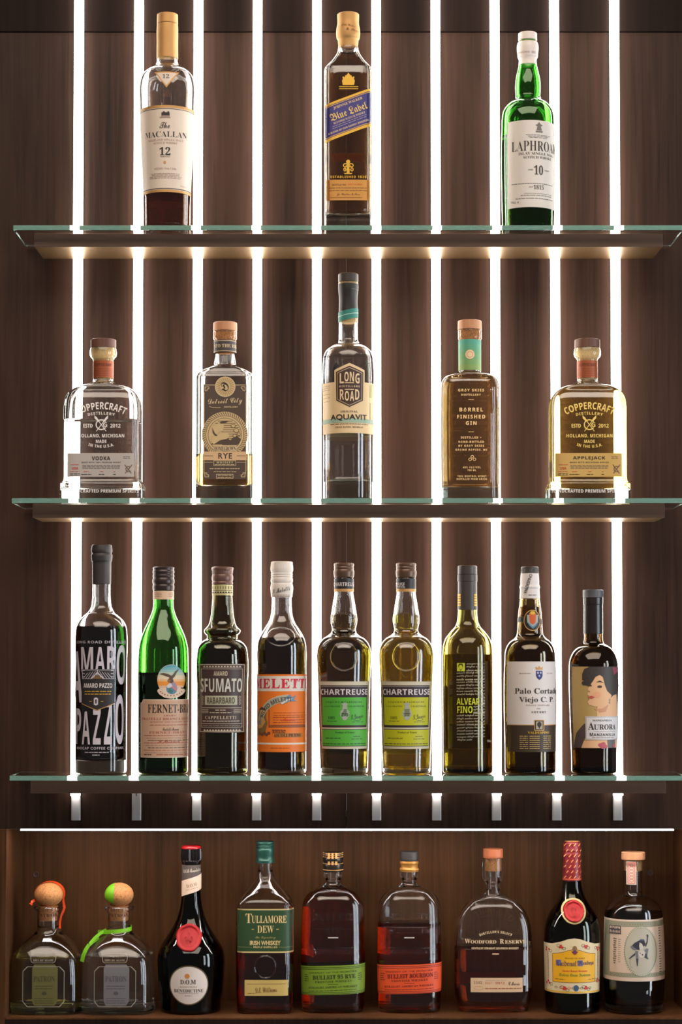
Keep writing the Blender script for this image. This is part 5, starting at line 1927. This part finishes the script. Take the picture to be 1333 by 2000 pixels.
def frontier(cx, label, liq, fill, panel, ink, title, ns, yoff):
    B = Bottle('whisky_bottle', label, 'whisky bottle', cx, 3,
               [(1702, 17.8, 's'), (1704, 18.4), (1711, 18.3), (1714, 16.5), (1718, 14.6), (1725, 14.6), (1729, 18.5), (1733, 29), (1739, 41), (1747, 50.5), (1757, 57), (1769, 60.6), (1783, 61.2), (1950, 61.2), (1964, 60.6)],
               CLEAR, liq, fill, n=2.7, d=0.62, neck=1722, shoulder=1750, t=5, tb=6.5, group='embossed oval whiskey flasks')
    L = B.label('label', 1914)
    y0, y1 = 1885 + yoff, 1942 + yoff
    L.band(y0, y1, paper(*panel), -5, 0)
    dk = paint(*ink)
    tilt = 2.4
    for dy in (3, 6, y1 - y0 - 5, y1 - y0 - 2):
        L.band(y0 + dy, y0 + dy + 0.9, dk, -5, 1)
    L.text('WHISKEY OF THE FRONTIER', cx, y0 + 13, 94, 3, 'sans', dk, rot=tilt)
    L.text(title, cx + 2, y0 + 22, 84 if 'RYE' in title else 90, 8.6, 'serif', dk, rot=tilt, weight=0.01)
    L.text('FRONTIER WHISKEY', cx + 1, y0 + 31, 72, 4, 'serif', dk, rot=tilt, sp=1.2)
    L.rect(cx - 10, y0 + 36, cx + 10, y0 + 36.8, dk, 2)
    L.text('STRAIGHT AMERICAN WHISKEY', cx, y0 + 42, 96, 3.8, 'serif', dk, rot=tilt, sp=1.1)
    L.lines(cx - 48, cx + 48, y0 + 48.5, 1, 3, dk, 1, rot=tilt)
    L.lines(cx - 56, cx - 48, y0 + 19, 4, 4, dk, 1.2)
    L.lines(cx + 49, cx + 57, y0 + 16, 4, 4, dk, 1.2)
    L.done()
    for s_, y, w, h in (('BULLEIT', 1791, 82, 13), (ns, 1817, 34 if len(ns) < 4 else 82, 12), ('WHISKEY', 1857, 78, 12)):
        L = B.label('embossed_word', y)
        L.text(s_, cx, y, w, h, 'serif', B.glass_mat, thick=0.0014, base=0.0005)
        L.done()
    L = B.label('embossed_bar', 1832)
    L.rect(cx - 10, 1830.5, cx + 10, 1832.5, paint(222, 214, 204, 0.3), 1)
    L.done()
    back_label(B, cx - 50, 1862, cx + 50, 1925, paper(226, 190, 160))
    return B


B = frontier(651, 'oval embossed whiskey flask with a green band label and black and gold cap', BOURBON, 1738, (120, 150, 40), (46, 58, 20), 'BULLEIT 95 RYE', 'RYE', 1)
B.turned('cap', [(1664, 17.6), (1665, 18.7, 's'), (1671, 19), (1672, 18.4, 's'), (1673, 19), (1683, 19.2), (1684.5, 18.4, 's'), (1686, 19.3), (1702, 19.2, 's')], paint(48, 40, 32, 0.25, 0.4))
L = B.label('cap_print', 1684, rfix=19.4)
for y in (1666.5, 1670, 1674, 1678, 1687):
    L.band(y, y + 0.9, GOLD, 0, 0)
L.band(1696, 1700.5, GOLD, 0, 0)
for k in range(3):
    L.rect(641 + k * 7, 1666, 645 + k * 7, 1692, GOLD, 1)
L.done()
B = frontier(800, 'oval embossed whiskey flask with an orange-red band label and black stopper', BOURBON, 1801, (226, 84, 40), (104, 22, 16), 'BULLEIT BOURBON', 'BOURBON', -1)
B.turned('stopper', [(1663, 17.5), (1664, 18.4, 's'), (1680, 18.6, 's'), (1681, 18, 's')], paint(52, 47, 45, 0.5))
B.turned('cork_collar', [(1681, 17.4, 's'), (1686, 18.2), (1688, 17.2, 's'), (1695, 17.4), (1696, 18.4), (1701.5, 18.2, 's'), (1702, 16, 's')], paint(176, 124, 54, 0.35, 0.3))

# wide flat bourbon flask
B = Bottle('whisky_bottle', 'wide flat bourbon flask with arched shoulders, cream lettering and a small beige label', 'whisky bottle', 964, 3,
           [(1676, 19, 's'), (1679, 19.6), (1690, 20.6), (1704, 20.8), (1716, 19.8), (1720, 17.6), (1724, 15.4), (1742, 14.8), (1746, 17), (1750, 25.5), (1755, 36), (1762, 48), (1772, 58), (1785, 65.8), (1800, 71.6), (1815, 74.6), (1830, 75.6), (1900, 75.8), (1945, 74.5), (1955, 72.5), (1966, 68)],
           CLEAR, BOURBON, 1846, n=3.2, d=0.42, neck=1738, shoulder=1765, t=5, tb=6.5)
B.turned('stopper', [(1657.5, 18.6), (1658.5, 19.4, 's'), (1674, 19.4, 's'), (1675.5, 18.8, 's')], paint(158, 88, 54, 0.5), label='reddish wooden stopper')
B.turned('cork', [(1675.4, 11.2, 's'), (1700, 11.0, 's'), (1701, 10, 's')], CORK)
L = B.label('printed_lettering', 1840)
WR = paint(232, 206, 160, 0.4)
L.text("DISTILLER'S SELECT", 969, 1820, 65, 4.4, 'sansb', WR, bend=80, sp=1.15)
L.text('W', 914, 1838.5, 11, 8.6, 'serif', WR)
L.text('OODFORD', 945, 1839.5, 50, 6.6, 'serif', WR)
L.text('R', 981, 1838.5, 8, 8.6, 'serif', WR)
L.text('ESERVE', 1008, 1839.5, 42, 6.6, 'serif', WR)
L.text('KENTUCKY STRAIGHT BOURBON WHISKEY', 968, 1852, 92, 4, 'sansb', WR)
L.rect(962, 1861.6, 975, 1864.4, paint(190, 160, 130), 1)
L.done()
L = B.label('label', 1923)
L.rect(920, 1910, 1022, 1938, paper(214, 182, 146), 0)
RR = paint(170, 84, 60)
L.text('1532', 934, 1919, 17, 5.5, 'serif', paint(150, 120, 96))
L.text('0157', 955, 1920, 13, 4.4, 'serif', paint(190, 130, 90))
L.text('1917.2', 977, 1920, 18, 4.4, 'serif', RR)
L.text('C Morris', 1005, 1921, 22, 7, 'script', INK)
L.lines(949, 990, 1914.5, 1, 3, PINKGREY, 0.8)
L.lines(948, 1020, 1930.5, 1, 3, RR, 1.6)
L.ring(936, 1930, 9, 4, 0.8, paint(200, 150, 110), 2, n=24)
L.done()
back_label(B, 905, 1905, 1010, 1928, paper(200, 120, 100))

# spanish brandy with a painted label
B = Bottle('brandy_bottle', 'dark green brandy bottle with a yellow ornate label, gold-ringed red seal and red capsule', 'brandy bottle', 1118.5, 3,
           [(1716, 17), (1726, 18.2), (1740, 21), (1754, 26.5), (1770, 36), (1783, 44.5), (1796, 50.4), (1810, 53.8), (1824, 54.8), (1880, 54.6), (1964, 53.4)],
           glass('bottle_green_glass', (0.10, 0.14, 0.05)), DARKRUM, 1735, neck=1724, t=4.5, tb=10)
CAPR = paint(116, 24, 27, 0.4)
B.turned('capsule', [(1643, 15.2), (1645, 16.6), (1652, 16.6), (1658, 17, 's'), (1660, 17.4), (1663, 16.8), (1668, 17.4), (1673, 16.9), (1690, 17.4), (1718, 18.2), (1719, 18.2, 's'), (1719.3, 17.2, 's')], CAPR)
B.turned('capsule_disc', [(1642, 13.5), (1642.6, 14.8, 's'), (1643.4, 14.8, 's')], GOLD)
L = B.label('capsule_print', 1690, rfix=18.15)
for r_ in range(7):
    for q in range(4):
        x = 1103 + q * 9 + (r_ % 2) * 4
        y = 1650 + r_ * 10.5
        L.poly([(x, y + 2.5), (x + 4, y - 2.5), (x + 5, y - 1.6), (x + 1.2, y + 3.2)], paint(220, 150, 96), 1)
L.band(1716.5, 1718.8, paint(196, 84, 56), 0, 1)
L.done()
wax_seal(B, 1121.5, 1779.5, 19.5, paint(176, 12, 14, 0.6), paint(180, 160, 110, 0.4, 0.5), motif='\u265b')
L = B.label('label', 1890)
CM = paper(224, 206, 166)
L.poly([(1068.5, 1846), (1082, 1845), (1098, 1840), (1110, 1835), (1123, 1833), (1136, 1835), (1148, 1840), (1164, 1845), (1176, 1846), (1176, 1941), (1068.5, 1941)], CM, 0)
L.rect(1068.5, 1937, 1176, 1940, GOLDINK, 1)
L.poly([(1082, 1864), (1098, 1861), (1112, 1856), (1123, 1854), (1134, 1856), (1148, 1861), (1165, 1864), (1165, 1920), (1082, 1920)], paint(120, 70, 46), 1)
L.poly([(1083, 1865), (1098, 1862), (1112, 1857), (1123, 1855), (1134, 1857), (1148, 1862), (1164, 1865), (1164, 1919), (1083, 1919)], paper(236, 176, 30), 2)
FR, FG = paint(196, 46, 40), paint(60, 100, 60)
for (ex, ey, k) in ((1074.5, 1857, 1), (1170.5, 1855, 1), (1098, 1850, .9), (1145, 1849, .9), (1075, 1922, 1), (1171, 1918, 1), (1104, 1931, .9), (1146, 1930, .9)):
    for q in range(3):
        a = q * 2.1 + ex
        L.ellipse(ex + 2.6 * k * math.cos(a), ey + 2.6 * k * math.sin(a), 2.8 * k, 2.2 * k, FR, 3, n=14)
    L.ring(ex + 5, ey + 3, 4, 3, 0.8, FG, 2, n=18)
    L.ring(ex - 5, ey - 2, 4, 3, 0.8, FG, 2, n=18)
for k in range(9):
    L.ring(1075, 1864 + k * 6, 2.4, 3.2, 0.7, (FR, FG)[k % 2], 2, n=14)
    L.ring(1170.5, 1862 + k * 6, 2.4, 3.2, 0.7, (FR, FG)[k % 2], 2, n=14)
    L.ring(1088 + k * 8.2, 1930, 3.4, 2.2, 0.7, (FG, FR)[k % 2], 2, n=14)
L.ellipse(1123.5, 1853, 4.5, 5.5, paint(140, 110, 70), 4, n=20)
L.poly([(1117, 1858), (1130, 1858), (1127, 1863), (1123.5, 1865), (1120, 1863)], paint(150, 50, 60), 4)
L.ellipse(1123.5, 1858.5, 3, 3, paint(90, 60, 100), 5, n=16)
L.ellipse(1126, 1930, 5, 6, paint(60, 90, 120), 4, n=18)
L.text('BRANDY DE JEREZ', 1124, 1872, 38, 3, 'serif', paint(130, 96, 30))
PU = paint(76, 64, 92)
L.rect(1088.5, 1875.5, 1098, 1887, paint(120, 120, 170), 3)
L.rect(1129, 1875.5, 1139, 1887, paint(120, 120, 170), 3)
L.text('Cardenal', 1107, 1882, 37, 10.5, 'frak', PU, 5)
L.text('Mendoza', 1145.5, 1882, 33, 10.5, 'frak', PU, 5)
L.text('Sanchez Romate Hermanos', 1124, 1896.5, 48, 3.8, 'serif', FR)
L.text('Solera Gran Reserva', 1124, 1904.5, 60, 6, 'frak', paint(80, 130, 40), 4)
L.lines(1087, 1105, 1913.5, 1, 3, paint(130, 96, 30), 1.2)
L.lines(1150, 1162, 1913.5, 1, 3, paint(130, 96, 30), 1.2)
L.done()

# round bottle with a banknote-like label
B = Bottle('coffee_liqueur_bottle', 'dark round bottle with a wide grey-green banknote-style label and a beech stopper', 'liqueur bottle', 1238.5, 3,
           [(1679, 17.6, 's'), (1682, 18.4), (1700, 18), (1730, 17.2), (1742, 17.6), (1748, 21), (1752, 29), (1757, 39), (1764, 48), (1773, 53.6), (1784, 56), (1798, 56.8), (1960, 56.6), (1966, 56)],
           CLEAR, DARKRUM, 1777, neck=1742, t=4.5, tb=15)
B.turned('stopper', [(1663.5, 21.5), (1664.8, 23.2, 's'), (1677.5, 23.2, 's'), (1678.8, 22, 's')], BEECH, label='pale wooden stopper')
B.turned('cork', [(1678.8, 14, 's'), (1700, 13.8, 's'), (1701, 12.5, 's')], PALECORK)
L = B.label('stamp_strip', 1705, rfix=18.3)
L.rect(1225.5, 1682, 1243.5, 1728, paper(236, 214, 194), 1)
L.frame(1227.5, 1684.5, 1241.5, 1726, 1.4, paint(216, 110, 90), 2)
for k in range(6):
    L.ring(1234.5, 1690 + k * 6, 4.4, 3.2, 1.0, paint(216, 110, 90), 3, n=16)
L.done()
MB = paper(220, 198, 176)
MG = paint(146, 146, 120)
ML = paint(176, 172, 150)
L = B.label('label', 1857)
L.band(1797, 1917, MB, 0, 0)
L.band(1797, 1799, paint(232, 214, 196), 0, 1)
L.rect(1188, 1801, 1330, 1909, MG, 1)
L.rect(1196, 1811, 1330, 1901, MB, 2)
for k in range(22):
    L.ring(1190 + k * 5.2, 1806, 3, 3.4, 0.7, ML, 2, n=14)
    L.ring(1190 + k * 5.2, 1905, 3, 3.0, 0.7, ML, 2, n=14)
L.ellipse(1253.5, 1858, 34.5, 48.5, MG, 4, n=72)
for k in range(64):
    a = 2 * math.pi * k / 64
    L.ellipse(1253.5 + 33.2 * math.cos(a), 1858 + 47 * math.sin(a), 1.3, 1.5, paint(206, 200, 176), 5, n=8)
L.ellipse(1253.5, 1858, 31.5, 45.2, paint(184, 178, 158), 5, n=72)
MK, MW = paint(52, 54, 68), paint(206, 198, 184)
MM = paint(112, 112, 120)
L.poly([(1235, 1847), (1241, 1841), (1249, 1837), (1258, 1839), (1260.5, 1846), (1256, 1851), (1248, 1855.5), (1242, 1853), (1238, 1850)], MK, 6)
L.poly([(1232.5, 1849), (1236, 1846), (1240, 1851), (1246, 1855), (1240, 1856), (1235, 1853)], MM, 7)
L.ellipse(1255, 1838.5, 5.2, 4.2, MK, 8, n=20)
L.poly([(1249, 1837), (1252, 1834.2), (1258.5, 1834.5), (1259.5, 1838)], paint(70, 82, 112), 9)
L.ellipse(1258, 1843, 3.4, 3.2, paint(54, 40, 44), 9, n=16)
L.poly([(1250, 1840), (1255, 1843), (1257.5, 1850), (1256, 1855), (1250, 1855), (1249, 1848)], MW, 8)
L.poly([(1260, 1848), (1263.5, 1840), (1264.6, 1831), (1263.5, 1826), (1266, 1825), (1268, 1827.5), (1267, 1832), (1266, 1841), (1262.5, 1849)], MK, 7)
L.ellipse(1254, 1863, 6.6, 7.4, MW, 7, n=24)
L.ellipse(1255.3, 1864.5, 1.3, 1.4, MK, 9, n=12)
L.ellipse(1251, 1861.5, 0.9, 1.2, MM, 9, n=12)
L.poly([(1259, 1855), (1264, 1852.5), (1267.5, 1853.5), (1266, 1861), (1264, 1868), (1267.5, 1873), (1266, 1874), (1260, 1871), (1261.5, 1862)], MM, 6)
L.poly([(1260.5, 1862), (1264, 1864), (1265, 1871), (1267, 1873.4), (1259, 1870)], MK, 8)
L.poly([(1241.5, 1857), (1246.5, 1857), (1247.5, 1874), (1246, 1886.5), (1244.6, 1886.5), (1243, 1874)], MM, 6)
L.poly([(1243, 1872), (1247.4, 1872), (1246, 1886.8), (1244.6, 1886.8)], MK, 7)
L.poly([(1242, 1860), (1241, 1866), (1236, 1869), (1231, 1873), (1229.5, 1872.6), (1234, 1867.5), (1239, 1863)], MK, 7)
L.ring(1240, 1880, 9, 12, 0.8, paint(150, 146, 136), 6, n=24, a0=120, a1=250)
L.rect(1194, 1808.5, 1215.5, 1826, MB, 5)
L.rect(1194.5, 1809, 1215, 1825.5, paint(74, 70, 76), 6)
for k in range(7):
    L.rect(1196 + k * 2.6, 1811, 1197.8 + k * 2.6, 1815.5 - (k % 3) * .6, MB, 8)
    L.rect(1196.2 + k * 2.6, 1818.6 + (k % 2) * .6, 1197.6 + k * 2.6, 1823.4, MB, 8)
for k in range(12):
    L.rect(1201.5 + (k % 3) * .6, 1834 + k * 4.3, 1207.5 - (k % 4) * .5, 1836.4 + k * 4.3, paint(124, 114, 96), 4)
L.lines(1210, 1215, 1836, 12, 4, paint(150, 138, 116), 1.2)
L.lines(1184, 1187, 1830, 14, 4, paint(150, 138, 116), 1.2)
L.lines(1290, 1295, 1810, 20, 5, paint(110, 102, 88), 2)
L.done()
